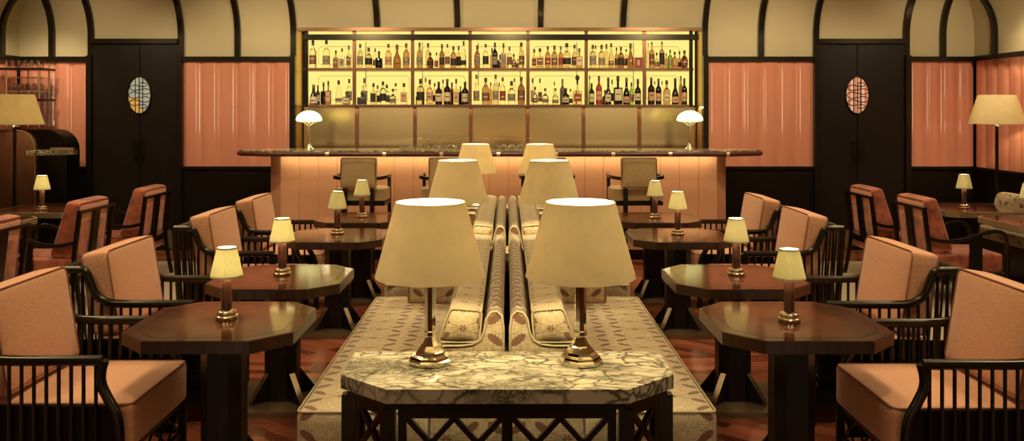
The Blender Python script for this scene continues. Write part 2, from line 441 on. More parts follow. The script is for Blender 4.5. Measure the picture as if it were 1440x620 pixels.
def rib(fn, th0, th1, parent):
    bm = BM(); prev = None; K = 22
    for k in range(K + 1):
        th = th0 + (th1 - th0) * k / K
        o_, z_ = arc(th); i_, zi = (.056, z_) if th < 0 else (.006 + CR - (CR - .05) * math.cos(th), ZR + CV + (CR - .05) * math.sin(th))
        row = [bm.verts.new(c) for c in fn(o_, z_, i_, zi)]
        if prev:
            for a, b in ((0, 1), (1, 3), (3, 2), (2, 0)): bm.faces.new((prev[a], prev[b], row[b], row[a]))
        else: bm.faces.new((row[0], row[1], row[3], row[2]))
        prev = row
    bm.faces.new((prev[0], prev[1], prev[3], prev[2]))
    struct(obj('rib', bm, M['black'], parent, 50))
HW = .033
def back_rib(x, th0, th1=PI / 2):
    rib(lambda o, z, i, zi: ((x - HW, YB - o, z), (x + HW, YB - o, z), (x - HW, YB - i, zi), (x + HW, YB - i, zi)), th0, th1, wall_back)
def th_end(x):                     # the ribs near a corner stop at the groin
    d = min(x - XL, XR - x)
    return PI / 2 if d >= CR else math.acos(1 - d / CR)
for px in (75, 130, 256, 335.5, 413.8, 990.3, 1069, 1146, 1272.8, 1324):
    x = PX(px, YB); back_rib(x, -CV, th_end(x))
for px in (530, 643.5, 760, 876.5): back_rib(PX(px, 10.37), TH)
for wl, xw, sg, ys in ((wall_left, XL, 1, (10.02, 8.7, 7.4)), (wall_right, XR, -1, (9.94, 8.7, 7.4))):
    for y in ys:
        d = YB - y; te = PI / 2 if d >= CR else math.acos(1 - d / CR)
        rib(lambda o, z, i, zi: ((xw + sg * o, y - HW, z), (xw + sg * o, y + HW, z), (xw + sg * i, y - HW, zi), (xw + sg * i, y + HW, zi)), -CV, te, wl)

# two pairs of dark oak doors with an oval leaded light
def leaded(px0, cx, pane_mats, parent, y):
    """oval pane split in fields with lead lines, in front of the leaves"""
    a, b = .139, .222; zc = PZ(134, YB)
    bm = BM(); ring = [(a * math.cos(2 * PI * k / 40), b * math.sin(2 * PI * k / 40)) for k in range(40)]
    prism(bm, [(cx + u, zc + v) for u, v in ring], y - .006, y, 'y')
    pane = struct(obj('oval_pane', bm, pane_mats, parent))
    struct(obj('oval_frame', tube(BM(), [(cx + u * 1.02, y - .006, zc + v * 1.02) for u, v in ring], .010, 6, True), M['black'], parent, 180))
    bm = BM()
    for u in (-.048, .043): 
        v = b * math.sqrt(1 - (u / a) ** 2); tube(bm, [(cx + u, y - .008, zc - v), (cx + u, y - .008, zc + v)], .0055, 5)
    tube(bm, [(cx, y - .008, zc - b), (cx, y - .008, zc + b)], .006, 5)
    for u, v, ra, rb in ((-.055, .09, .062, .033), (-.062, 0, .066, .037), (-.055, -.09, .062, .035), (.045, .13, .045, .024), (.068, .045, .066, .034), (.066, -.05, .066, .034), (.045, -.135, .045, .024)):
        tube(bm, [(cx + u + ra * math.cos(2 * PI * k / 20), y - .008, zc + v + rb * math.sin(2 * PI * k / 20)) for k in range(20)], .005, 5, True)
    struct(obj('leading', bm, M['black'], parent))
def oval_mat(name, stops, const):
    m = mat(name, (.4, .4, .4), .25); t, p = tp(m)
    s = t.nodes.new('ShaderNodeSeparateXYZ'); t.links.new(coords(t), s.inputs[0])
    return m, t, p, s
gl1, t, p, s = oval_mat('grey_green_and_amber_view', None, None)  # light of the view beyond painted into the pane, with faint emission
xx, zz = N(t, s.outputs[0]), N(t, s.outputs[2])
c1 = mix(t, (xx.lt(PX(198.5, YB)) * zz.lt(PZ(137, YB))).max(zz.lt(PZ(152, YB)) * xx.lt(PX(203, YB))), (.36, .40, .33), (.62, .36, .10))
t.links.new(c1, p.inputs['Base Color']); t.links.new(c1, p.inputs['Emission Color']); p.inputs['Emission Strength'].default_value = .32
gl2, t, p, s = oval_mat('pink_reflection_glass', None, None)  # pink stripes are a reflection painted into the pane, faintly emissive
wv = (N(t, s.outputs[0]) * 95).sin()
c2 = ramp(t, ((wv + 1) * .5).s, [(.15, (.55, .17, .10)), (.55, (.66, .30, .20)), (.85, (.62, .50, .40))])
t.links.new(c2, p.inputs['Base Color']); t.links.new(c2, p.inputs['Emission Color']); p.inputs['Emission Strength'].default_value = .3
for k, ((x0, x1), pm, cxp) in enumerate(((D1, gl1, 198.8), (D2, gl2, 1203))):
    bm = bx(x0, x1, YB - .09, YB, ZD, ZD + .06)
    d = struct(obj('door_%d' % (k + 1), bm, M['black'], bevel=.004))
    xc = PX(cxp, YB)
    for a, b in ((x0, xc - .002), (xc + .002, x1)):
        struct(obj('door_leaf', bx(a + .004, b - .002, YB - .05, YB - .004, .006, ZD), M['doorwood'], d, bevel=.003))
        struct(obj('kick_plate', bx(a + .03, b - .03, YB - .053, YB - .05, .01, .24), M['bronze'], d))
    leaded(0, xc, pm, d, YB - .052)
    for sx in (-1, 1):
        x = xc + sx * .042; bm = BM(); tube(bm, [(x, YB - .10, PZ(226, YB)), (x, YB - .10, PZ(195, YB))], .011, 8)
        for q in (222, 199): tube(bm, [(x, YB - .10, PZ(q, YB)), (x, YB - .05, PZ(q, YB))], .007, 6)
        struct(obj('door_handle', bm, M['black'], d, 40))

# ---------------------------------------------------------------- bar alcove: reveals, lintel, shelving
SY, BY = 10.36, 10.74                      # shelf front, alcove back
bm = bx(AX0 - .10, AX1 + .10, BY, BY + .06, 0, AZ + .15)
alc = struct(obj('wall_alcove', bm, M['blackwall']))
for x0, x1 in ((AX0 - .06, AX0), (AX1, AX1 + .06)):
    struct(obj('reveal', bx(x0, x1, YB - .02, BY, 0, AZ + .02), M['revealbrass'], alc))
struct(obj('soffit', bx(AX0 - .06, AX1 + .06, YB, BY, AZ + .02, AZ + .08), M['blackwall'], alc))
struct(obj('lintel', bx(AX0 + .034, AX1 - .034, YB - .115, YB, AZ - .018, AZ + .022), M['darkcopper'], wall_back, bevel=.003))

bb = thing('back_bar_shelving', 'wall of backlit bottle shelves in dark bronze framing behind the bar counter', 'shelving', (0, BY, 0))
def bbp(name, bm, m, **k):
    bmesh.ops.translate(bm, vec=(0, -BY, 0), verts=bm.verts); return obj(name, bm, m, bb, **k)
Z0, Z1, ZT = PZ(147, SY), PZ(95.5, SY), PZ(56.5, SY)
xs = [PX(q, SY) for q in (430.5, 498, 580, 661, 742.5, 824.5, 906.5, 972)]
SX0, SX1 = xs[0], xs[-1]
bbp('light_panel', bx(AX0 + .03, AX1 - .03, BY - .035, BY - .03, Z0 - .01, AZ + .012), M['glow'])
for z in (Z0, Z1): bbp('shelf_board', bx(SX0 - .03, SX1 + .03, SY + .002, BY - .036, z - .03, z), M['darkcopper'], bevel=.003)
bbp('top_beam', bx(AX0 + .09, AX1 - .06, SY - .03, SY + .02, ZT, PZ(48.5, SY)), M['black'], bevel=.004)
for i, x in enumerate(xs): bbp('upright', bx(x - .02, x + .02, SY, SY + .04, Z0 - .03, AZ), M['darkcopper'] if 0 < i < 7 else M['black'], bevel=.002)
for i, x in enumerate(xs[1:-1]):          # thin hanger rods at the rear corners
    bbp('hanger_rod', tube(BM(), [(x + .09 * (1 if i < 3 else -1), BY - .06, Z0), (x + .09 * (1 if i < 3 else -1), BY - .06, ZT)], .004, 6), M['darkcopper'])
for a, b in zip(xs, xs[1:]):                # slim rounded outline in every bay, a reflection modelled as a tube
    for z0, z1 in ((Z0, Z1 - .03), (Z1, ZT)):
        w2, h2 = (b - a) / 2 - .075, (z1 - z0) / 2 - .055
        bbp('reflection_line', tube(BM(), [((a + b) / 2 + u, BY - .038, (z0 + z1) / 2 + v) for u, v in loop_rect(w2, h2, .05, 4)], .0022, 5, True), M['revealbrass'])
# bronze splashback in panels with copper posts
YS = BY - .03; px = [PX(q, YS) for q in (423, 502, 583.5, 662, 742, 820.5, 899, 977)]
px[0], px[-1] = AX0 + .004, AX1 - .004
for a, b in zip(px, px[1:]): bbp('splashback_panel', bx(a + .012, b - .012, YS, BY, 1.0, Z0 - .032), M['backsplash'])
for a in px[1:-1]: bbp('post', bx(a - .022, a + .022, YS - .025, BY, 1.0, Z0 - .032), M['copper'], bevel=.003)
def area(name, loc, rot, sx, sy, w, col=(1, .80, .42), parent=None):
    L = bpy.data.lights.new(name, 'AREA'); L.shape = 'RECTANGLE'; L.size, L.size_y, L.energy, L.color = sx, sy, w, col
    o = bpy.data.objects.new(name, L); COL.objects.link(o); o.location = loc; o.rotation_euler = rot
    if parent: o.parent = parent
    return o
area('under_shelf_strip', (0, -.10, Z0 - .034), (R(-15), 0, 0), SX1 - SX0, .02, 14, parent=bb)

# ---------------------------------------------------------------- bar counter
CF, CB, BF = 9.48, 10.10, 9.66
bar = thing('bar_counter', 'long marble topped bar with lit peach front below the bottle shelves', 'bar counter', (0, 9.8, 0))
def barp(name, bm, m, **k):
    bmesh.ops.translate(bm, vec=(0, -9.8, 0), verts=bm.verts); return obj(name, bm, m, bar, **k)
b0, b1 = PX(376, BF), PX(1025, BF)
fr = [(b0, BF + .14)]
xa, xb = b0 + .145, b1 - .13; n = 23; w = (xb - xa) / n
for i in range(n):
    for t in (0, .04, .5, .96): fr.append((xa + (i + t) * w, BF - (0 if t == 0 else .008 if t != .5 else .011)))
fr += [(xb, BF), (b1, BF + .14), (b1, CB - .04), (b0, CB - .04)]
barp('bar_front', prism(BM(), fr, 0.12, 1.195), M['barfront'], smooth=40)
barp('plinth', prism(BM(), [(b0 + .05, BF + .15), (xa, BF + .06), (xb, BF + .06), (b1 - .05, BF + .15), (b1 - .05, CB - .06), (b0 + .05, CB - .06)], 0, .12), M['black'])
c0, c1 = PX(338, 9.75), PX(1068, 9.75)
top = [(c0, 9.72), (c0 + .06, 9.64), (b0 + .02, CF + .02), (b0 + .14, CF), (b1 - .14, CF), (b1 - .02, CF + .02), (c1 - .06, 9.64), (c1, 9.72), (c1, 9.86), (c1 - .25, CB), (c0 + .25, CB), (c0, 9.86)]
barp('counter_top', prism(BM(), top, 1.215, 1.247), M['marble'], bevel=.004)
barp('counter_underside', prism(BM(), [(x * .995 - .003, y + .02) for x, y in top[:8]] + [(x, y - .02) for x, y in top[8:]], 1.195, 1.214), M['black'])
barp('edge_rail', tube(BM(), [(c0 - .004, 9.80, 1.207), (c0 - .004, 9.715, 1.207), (c0 + .057, 9.63, 1.207), (b0 + .02, CF + .008, 1.207), (b0 + .14, CF - .012, 1.207), (b1 - .14, CF - .012, 1.207), (b1 - .02, CF + .008, 1.207), (c1 - .057, 9.63, 1.207), (c1 + .004, 9.715, 1.207), (c1 + .004, 9.80, 1.207)], .026, 12), M['leather'], smooth=60)
for q in (382, 461, 541, 621, 701, 782, 862, 942, 1023):
    x = PX(q, CF); yy = CF - .013 if b0 + .14 < x < b1 - .14 else CF + .003
    barp('rail_clip', tube(BM(), [(x - .02, yy, 1.207), (x + .02, yy, 1.207)], .030, 12), M['clip'], smooth=60)
area('under_counter_strip', ((b0 + b1) / 2, BF - .10 - 9.8, 1.19), (R(12), 0, 0), b1 - b0 - .3, .05, 8, (1, .80, .42), bar)

# ---------------------------------------------------------------- wall behind the viewer, with tall curtained windows
ZWT = ZR + CV + CR + .1
wx = [(-4.6, -2.6), (2.6, 4.6)]
bm = BM(); xe = [XL - .1] + [v for w_ in wx for v in w_] + [XR + .1]
for i in range(0, len(xe), 2): box(bm, xe[i], xe[i + 1], YF - .1, YF, 0, ZWT)
for a, b in wx: box(bm, a, b, YF - .1, YF, 0, .90); box(bm, a, b, YF - .1, YF, 3.05, ZWT)
struct(obj('wall_front', bm, M['plaster']))
M['window'] = m_emit('evening_window', (1, .86, .60), 3.0)
for k, (a, b) in enumerate(wx):
    w_ = struct(obj('window_%d' % (k + 1), bx(a, b, YF - .09, YF - .08, .90, 3.05), M['window']))
    bm = BM(); box(bm, a, a + .05, YF - .08, YF + .02, .90, 3.05); box(bm, b - .05, b, YF - .08, YF + .02, .90, 3.05)
    box(bm, a + .05, b - .05, YF - .08, YF + .02, .90, .95); box(bm, a + .05, b - .05, YF - .08, YF + .02, 3.0, 3.05)
    struct(obj('window_frame', bm, M['black'], w_))
# ================================================================ sofas, marble tables, big lamps
def wedge(poly, y0, y1, r, name=None):
    """block with an (x, z) section running along y"""
    return prism(BM(), poly, y0, y1, 'y')
def make_sofa():
    """local: length along +y from 0, seat towards -x, back plane at x = 0"""
    LN = 2.18
    r = thing('bench_sofa', '', 'sofa', group='leaf patterned sofas back to back')
    # seat block with rounded front edge
    obj('seat', rbox(.555, LN, .30, .03, (0, 0, .012), 13, T(-.6025, LN / 2, .30)), M['leaf'], r, 60, uv=(-.725, .30, 1.0))
    obj('piping', tube(BM(), [(-.60 + u, LN / 2 + v, .447) for u, v in loop_rect(.275, LN / 2 - .004, .025)], .0045, 6, True), M['leafpipe'], r, 180)
    obj('plinth', bx(-.84, -.05, .05, LN - .05, 0, .15), M['black'], r, bevel=.004)
    # lower back with a ledge, then the slim upper back: one L-shaped upholstered shell
    sec = [(-.325, .15), (-.012, .15), (-.010, .80), (-.018, .85), (-.038, .868), (-.062, .862), (-.082, .835), (-.092, .78), (-.108, .745), (-.14, .728), (-.19, .722), (-.26, .722), (-.285, .71), (-.298, .68), (-.315, .45)]
    obj('back', prism(BM(), sec, .012, LN - .012, 'y'), M['leaf'], r, 50, uv=(.06, .70, 1.0))
    for y in (.012, LN - .012):
        obj('piping', tube(BM(), [(x, y, z) for x, z in sec[1:-1]], .0055, 6), M['leafpipe'], r, 180)
    # long top cushion lying in the ledge
    A, B, C_, D = (-.285, .737), (-.112, .737), (-.100, .868), (-.232, .880)
    def tap(q):
        u, v = q.x / .085 * .5 + .5, q.z / .075 * .5 + .5
        bx_, bz = A[0] + (B[0] - A[0]) * u, A[1] + (B[1] - A[1]) * u
        tx, tz = D[0] + (C_[0] - D[0]) * u, D[1] + (C_[1] - D[1]) * u
        return Vector((bx_ + (tx - bx_) * v, q.y + LN / 2, bz + (tz - bz) * v))
    obj('back_cushion', rbox(.17, LN - .02, .15, .022, (0, .02, .006), 13, None, tap), M['leaf'], r, 60, uv=(-.180, .80, 1.3))
    for y in (.012, LN - .012):
        lp = [tap(Vector((u, y - LN / 2, v))) for u, v in loop_rect(.085, .075, .02, 3)]
        obj('piping', tube(BM(), lp, .0045, 6, True), M['leafpipe'], r, 180)
    for u in (-1, 1):
        obj('piping', tube(BM(), [tap(Vector((.082 * u, -LN / 2 + .03, .071))), tap(Vector((.082 * u, LN / 2 - .03, .071)))], .0045, 6), M['leafpipe'], r, 180)
    # arm block at the far end
    obj('arm', rbox(.34, .20, .27, .02, (0, 0, .004), 9, T(-.47, LN - .115, .583)), M['leaf'], r, 60, uv=(-.47, .66, 1.0))
    ap = [(-.47 + u, LN - .217, .583 + v) for u, v in loop_rect(.166, .131, .02, 3)]
    obj('piping', tube(BM(), ap, .005, 6, True), M['salmonpipe'], r, 180)
    return r
def mirror_tree(o, parent=None):
    c = o.copy(); COL.objects.link(c)
    if parent: c.parent = parent
    if c.type == 'MESH':
        me = o.data.copy(); me.transform(Matrix.Scale(-1, 4, (1, 0, 0))); me.flip_normals(); c.data = me
    for ch in list(o.children): mirror_tree(ch, c)
    return c
sl = make_sofa(); sr = mirror_tree(sl)
SOF = ((3.57, 'nearer'), (6.12, 'farther'))
SL = {(0, -1): 'leaf patterned sofa behind the nearest marble table, with its seat towards the left tables',
      (0, 1): 'leaf patterned sofa behind the nearest marble table, with its seat towards the right tables',
      (1, -1): 'second leaf patterned sofa nearer the bar, with its seat towards the left tables',
      (1, 1): 'second leaf patterned sofa nearer the bar, with its seat towards the right tables'}
for k, (y, w) in enumerate(SOF):
    for s, pr in ((-1, sl), (1, sr)): place(pr, k == 0, SL[(k, s)], (-.004 + s * .004, y, 0))

def make_marble_table(depth, label, loc):
    r = thing('marble_table', label, 'table', loc, group='marble topped tables between the sofas')
    hx, c = .614, .19; hy = depth / 2; cy = min(.165, depth * .36)
    poly = [(-hx + c, -hy), (hx - c, -hy), (hx, -hy + cy), (hx, hy), (-hx, hy), (-hx, -hy + cy)]
    bm = prism(BM(), poly, .686, .736); 
    obj('table_top', bm, M['marble'], r, bevel=.006)
    g = .022
    ip = [(-hx + c + .008, -hy + g), (hx - c - .008, -hy + g), (hx - g, -hy + cy + .012), (hx - g, hy - g), (-hx + g, hy - g), (-hx + g, -hy + cy + .012)]
    bm = BM()                                     # frieze and posts
    prism(bm, ip, .658, .686)
    obj('frieze', bm, M['black'], r, bevel=.003)
    for x, y in ip: obj('leg', bx(x - .022, x + .022, y - .002 if y < 0 else y - .04, y + .042 if y < 0 else y, 0, .658), M['black'], r, bevel=.003)
    # lattice panels on the front, the two cut corners and the sides
    def lattice(p0, p1, cells, zt=.658, zb=.13, inset=.03):
        p0, p1 = Vector((*p0, 0)), Vector((*p1, 0)); d = (p1 - p0); L = d.length; d.normalize(); nrm = Vector((d.y, -d.x, 0))
        mtx = Matrix(((d.x, nrm.x, 0, p0.x), (d.y, nrm.y, 0, p0.y), (0, 0, 1, 0), (0, 0, 0, 1)))
        bm = BM(); t = .030
        a, b = inset, L - inset
        box(bm, a, b, -.030, -.008, zt - .034, zt - .0005); box(bm, a, b, -.030, -.008, zb, zb + .034)
        box(bm, a, a + t, -.030, -.008, zb, zt - .034); box(bm, b - t, b, -.030, -.008, zb, zt - .034)
        ia, ib, za, zc_ = a + t, b - t, zb + .034, zt - .034
        if cells == 2:
            m_ = (ia + ib) / 2; box(bm, m_ - .019, m_ + .019, -.030, -.008, za, zc_); bays = ((ia, m_ - .019), (m_ + .019, ib))
        else: bays = ((ia, ib),)
        for u, v in bays:
            nd = 4 if cells == 2 else 2; per = (v - u) / nd
            for q in range(nd):
                x0 = u + q * per; x1 = x0 + per
                hgt = per * 1.15; z = zc_
                rows = max(1, round((zc_ - za) / hgt)); hgt = (zc_ - za) / rows
                for k in range(rows):
                    zt_, zb_ = z - k * hgt, z - (k + 1) * hgt
                    A_, B_ = ((x0, zt_), (x1, zb_)) if (q + k) % 2 == 0 else ((x1, zt_), (x0, zb_))
                    dx, dz = B_[0] - A_[0], B_[1] - A_[1]; l = math.hypot(dx, dz); ang = math.atan2(dz, dx)
                    tube(bm, [(A_[0], -.019, A_[1]), (B_[0], -.019, B_[1])], .0135, 4)
        bmesh.ops.transform(bm, matrix=mtx, verts=bm.verts)
        obj('lattice_panel', bm, M['black'], r)
    lattice(ip[0], ip[1], 2); lattice(ip[1], ip[2], 1); lattice(ip[5], ip[0], 1)
    lattice(ip[2], ip[3], 1); lattice(ip[4], ip[5], 1)
    return r
make_marble_table(.466, 'nearest marble topped table with dark lattice base carrying two big lamps', (-.002, 3.217, 0))
make_marble_table(.325, 'middle marble topped table standing between the nearer and farther sofas', (0, 5.935, 0))
make_marble_table(.44, 'farthest marble topped table standing between the sofas and the bar', (0, 8.56, 0))

def make_big_lamp():
    r = thing('table_lamp', '', 'lamp', group='tall cream shaded lamps on the marble tables')
    a0 = PI / 8
    bm = lathe(BM(), [(.084, 0), (.086, .004), (.086, .016), (.078, .022), (.076, .030), (.060, .036), (.057, .046), (.040, .066), (.036, .070), (.026, .086), (.020, .100), (.020, .104)], 8, ang0=a0)
    obj('base', bm, M['chrome'], r, bevel=.0012)
    bm = lathe(BM(), [(.0235, .104), (.0255, .108), (.0255, .122), (.0225, .126), (.0225, .355), (.027, .359), (.027, .372), (.018, .376), (.012, .40)], 8, ang0=a0)
    obj('stem', bm, M['chrome'], r, bevel=.001)
    zb, zt, rb, rt = .335, .622, .213, .135
    bm = lathe(BM(), [(rb, zb), (rt, zt), (rt - .003, zt), (rb - .003, zb), (rb, zb)], 56, cap=False)
    bmesh.ops.remove_doubles(bm, verts=bm.verts, dist=1e-5)
    obj('shade', bm, M['shade'], r, 40)
    bm = BM()
    for k in range(3): tube(bm, [(.010, 0, .585), ((rt - .004) * math.cos(k * 2.094), (rt - .004) * math.sin(k * 2.094), .605)], .002, 5)
    tube(bm, [(0, 0, .40), (0, 0, .59)], .004, 6)
    obj('shade_carrier', bm, M['chrome'], r)
    lamp_light('lamp_glow', r, (0, 0, .50), 13, .035)
    return r
bl = make_big_lamp()
LX = ((3.30, -.299, .281, 'nearest'), (5.925, -.345, .288, 'middle'), (8.60, -.325, .322, 'farthest'))
for k, (y, x0, x1, w) in enumerate(LX):
    for s, x in enumerate((x0, x1)):
        place(bl, k == 0 and s == 0, 'tall cream shaded lamp on the %s end of the %s marble table' % (('left', 'right')[s], w), (x, y, .736), 11 * s)

# ================================================================ octagonal tables with their little lamps
def make_oct_table():
    r = thing('octagonal_table', '', 'table', group='dark octagonal tables along the sofas')
    hx, hy, c = .377, .372, .148
    obj('table_top', prism(BM(), octagon(hx, hy, c), .682, .736), M['tableedge'], r, bevel=.0035)
    obj('veneer', prism(BM(), octagon(hx - .006, hy - .006, c), .7355, .7372), M['tabletop'], r)
    i0, i1 = octagon(hx - .050, hy - .050, c - .018), octagon(hx - .0535, hy - .0535, c - .019)
    bm = BM(); a = [bm.verts.new((x, y, .7375)) for x, y in i0]; b = [bm.verts.new((x, y, .7375)) for x, y in i1]
    for i in range(8): bm.faces.new((a[i], a[(i + 1) % 8], b[(i + 1) % 8], b[i]))
    obj('inlay', bm, M['black'], r)
    obj('column', prism(BM(), octagon(.093, .093, .045), .032, .682), M['tableside'], r, bevel=.004)
    for k in range(4):
        bm = prism(BM(), [(.088, .032), (.205, .032), (.205, .050), (.10, .185), (.088, .185)], -.017, .017, 'y')
        bmesh.ops.transform(bm, matrix=RZ(45 + 90 * k), verts=bm.verts); f = obj('fin', bm, M['tableside'], r, bevel=.002)
        bm = prism(BM(), [(.206, .034), (.2085, .034), (.2085, .051), (.102, .188), (.1005, .1865), (.2055, .0505)], -.0172, .0172, 'y')
        bmesh.ops.transform(bm, matrix=RZ(45 + 90 * k), verts=bm.verts); obj('edge_strip', bm, M['bronze'], f)
    obj('base_plate', bx(-.28, .28, -.27, .27, 0, .032), M['bronze'], r, bevel=.003)
    return r
def make_small_lamp():
    r = thing('table_lamp', '', 'lamp', group='little leather stemmed table lamps')
    bm = lathe(BM(), [(.050, 0), (.051, .003), (.051, .016), (.048, .019), (.042, .021), (.042, .024), (.0435, .026), (.0435, .038), (.041, .041), (.030, .043), (.026, .046)], 32)
    obj('base', bm, M['brass'], r, 40)
    st = obj('stem', lathe(BM(), [(.0235, .044), (.0235, .205), (.022, .207)], 24), M['leather'], r, 40)
    bm = BM()
    for k in range(26): box(bm, -.0009, .0009, -.0262, -.0228, .052 + k * .0058, .0552 + k * .0058)
    bmesh.ops.transform(bm, matrix=RZ(-62), verts=bm.verts); obj('stitching', bm, M['stitch'], st)
    obj('collar', lathe(BM(), [(.0245, .203), (.0245, .210), (.012, .212), (.008, .24)], 20), M['brass'], r, 40)
    zb, zt, rb, rt = .198, .334, .0745, .044
    bm = BM(); n = 96; rings = []
    for z, rr, wv in ((zb, rb, 0), (zb + .012, rb - .003, .0008), (zt - .008, rt + .002, .0006), (zt, rt, 0), (zt, rt - .002, 0), (zb, rb - .002, 0)):
        rings.append([bm.verts.new(((rr + wv * (1 if j % 2 else -1)) * math.cos(2 * PI * j / n), (rr + wv * (1 if j % 2 else -1)) * math.sin(2 * PI * j / n), z)) for j in range(n)])
    for a, b in zip(rings, rings[1:] + rings[:1]):
        for j in range(n): bm.faces.new((a[j], a[(j + 1) % n], b[(j + 1) % n], b[j]))
    sh = obj('shade', bm, M['pleat'], r)
    for z, rr in ((zb, rb), (zt - .007, rt + .0015)):
        bm = lathe(BM(), [(rr + .0008, z), (rr - .0012, z + .008), (rr - .002, z + .008), (rr - .001, z), (rr + .0008, z)], 40, cap=False)
        obj('trim', bm, M['trimtape'], sh, 40)
    lamp_light('lamp_glow', r, (0, 0, .27), 3.4, .012)
    return r
ot = make_oct_table(); sm = make_small_lamp()
TY = (3.97, 5.00, 6.62, 7.68)
LXL = ((-1.309, 3.975), (-1.326, 5.02), (-1.329, 6.66), (-1.311, 7.68)); LXR = ((1.296, 3.93), (1.344, 5.02), (1.318, 6.62), (1.315, 7.62))
RW = ('nearest', 'second nearest', 'third nearest', 'farthest')
for k, y in enumerate(TY):
    for s, side in ((-1, 'left'), (1, 'right')):
        place(ot, k == 0 and s < 0, 'dark octagonal pedestal table, %s in the row beside the %s sofas' % (RW[k], side), (s * 1.318, y, 0))
        lx, ly = (LXL if s < 0 else LXR)[k]
        place(sm, k == 0 and s < 0, 'little leather stemmed lamp lit on the %s octagonal table of the %s row' % (RW[k], side), (lx, ly, .738), 0 if s < 0 else 124)
# ================================================================ slatted armchairs (local: faces +x, centre at the origin)
def make_armchair():
    r = thing('armchair', '', 'armchair', group='salmon armchairs with slatted black frames')
    W = .345
    arm = smoothpath([(-.425, 0, .838), (-.36, 0, .838), (-.288, 0, .832), (-.258, 0, .775), (-.228, 0, .705), (-.17, 0, .664), (-.09, 0, .653), (.10, 0, .652), (.306, 0, .652)], 4)
    leg = smoothpath([(.312, 0, .654), (.299, 0, .60), (.302, 0, .55), (.330, 0, .49), (.362, 0, .43), (.376, 0, .36), (.380, 0, .20), (.380, 0, 0)], 4)
    def arm_z(x):
        for a, b in zip(arm, arm[1:]):
            if a.x <= x <= b.x: return a.z + (b.z - a.z) * (x - a.x) / max(1e-6, b.x - a.x)
        return .652
    def post_x(z): return -.37 - .052 * (z / .838)
    for s in (-1, 1):
        y = s * W
        obj('arm_rail', tube(BM(), [(p.x, y, p.z) for p in arm], .0225, 8, sx=1.0), M['black'], r, 60)
        obj('leg', tube(BM(), [(p.x, y, p.z) for p in leg], .0215, 8), M['black'], r, 60)
        obj('leg', tube(BM(), [(post_x(.838), y, .838), (post_x(0), y, 0)], .0195, 8), M['black'], r, 60)
        bm = BM()
        box(bm, post_x(.25), .375, y - .013, y + .013, .235, .262)
        box(bm, post_x(.1), .375, y - .010, y + .010, .085, .105)
        obj('side_rail', bm, M['black'], r, bevel=.003)
        for k in range(13):
            x = -.352 + k * .0525
            zt = arm_z(x) if x < .30 else .5
            obj('slat', tube(BM(), [(x, y, .25), (x, y, zt)], .0088, 6), M['black'], r, 60)
    for s in (-1, 1): obj('side_panel', bx(-.355, .345, *sorted((s * (W - .013), s * (W - .021))), .10, .455), M['blackwall'], r)
    bm = BM(); tube(bm, [(post_x(.83), -W, .835), (post_x(.83), W, .835)], .0185, 8); obj('back_rail', bm, M['black'], r, 60)
    bm = BM(); box(bm, post_x(.25) - .012, post_x(.25) + .012, -W, W, .235, .262); obj('back_rail', bm, M['black'], r, bevel=.003)
    for k in range(11):
        y = -W + (k + 1) * 2 * W / 12
        obj('slat', tube(BM(), [(post_x(.82), y, .825), (post_x(.25), y, .25)], .0078, 6), M['black'], r, 60)
    bm = BM(); box(bm, .358, .386, -W, W, .225, .255); box(bm, .366, .386, -W, W, .075, .097); obj('front_rail', bm, M['black'], r, bevel=.003)
    bm = BM()                                     # lattice stretcher below the seat
    n = 4; L = 2 * (W - .02) / n
    for k in range(n):
        y0 = -W + .02 + k * L
        tube(bm, [(.376, y0, .225), (.376, y0 + L, .095)], .006, 6); tube(bm, [(.376, y0 + L, .225), (.376, y0, .095)], .006, 6)
    obj('lattice', bm, M['black'], r, 60)
    bm = BM()
    for s in (-1, 1): box(bm, -.36, .37, s * .20 - .015, s * .20 + .015, .236, .258)
    obj('seat_bearer', bm, M['black'], r)
    # seat cushion, then the leaning back cushion
    se = obj('seat_cushion', rbox(.66, .635, .195, .024, (.004, 0, .012), 11, T(.088, 0, .362)), M['salmon'], r, 60)
    obj('piping', tube(BM(), [(.088 + u, v, .456) for u, v in loop_rect(.326, .3135, .03)], .0045, 6, True), M['salmonpipe'], se, 180)
    Mx = T(-.222, 0, .700) @ RY(-9)
    bk = obj('back_cushion', rbox(.150, .615, .455, .026, (.016, 0, .006), 11, Mx), M['salmon'], r, 60)
    pp = [Mx @ Vector((.071, u, v)) for u, v in loop_rect(.304, .224, .035)]
    obj('piping', tube(BM(), pp, .0045, 6, True), M['salmonpipe'], bk, 180)
    pp = [Mx @ Vector((-.071, u, v)) for u, v in loop_rect(.304, .224, .035)]
    obj('piping', tube(BM(), pp, .0045, 6, True), M['salmonpipe'], bk, 180)
    return r
ac = make_armchair()
CY = ((3.955, 5.00, 6.60, 7.66), (3.90, 4.98, 6.60, 7.70))
for k in range(4):
    for s, side in ((0, 'left'), (1, 'right')):
        place(ac, k == 0 and s == 0, 'salmon armchair with black slatted frame at the %s octagonal table on the %s' % (RW[k], side), ((-2.02, 2.035)[s], CY[s][k], 0), 180 * s)

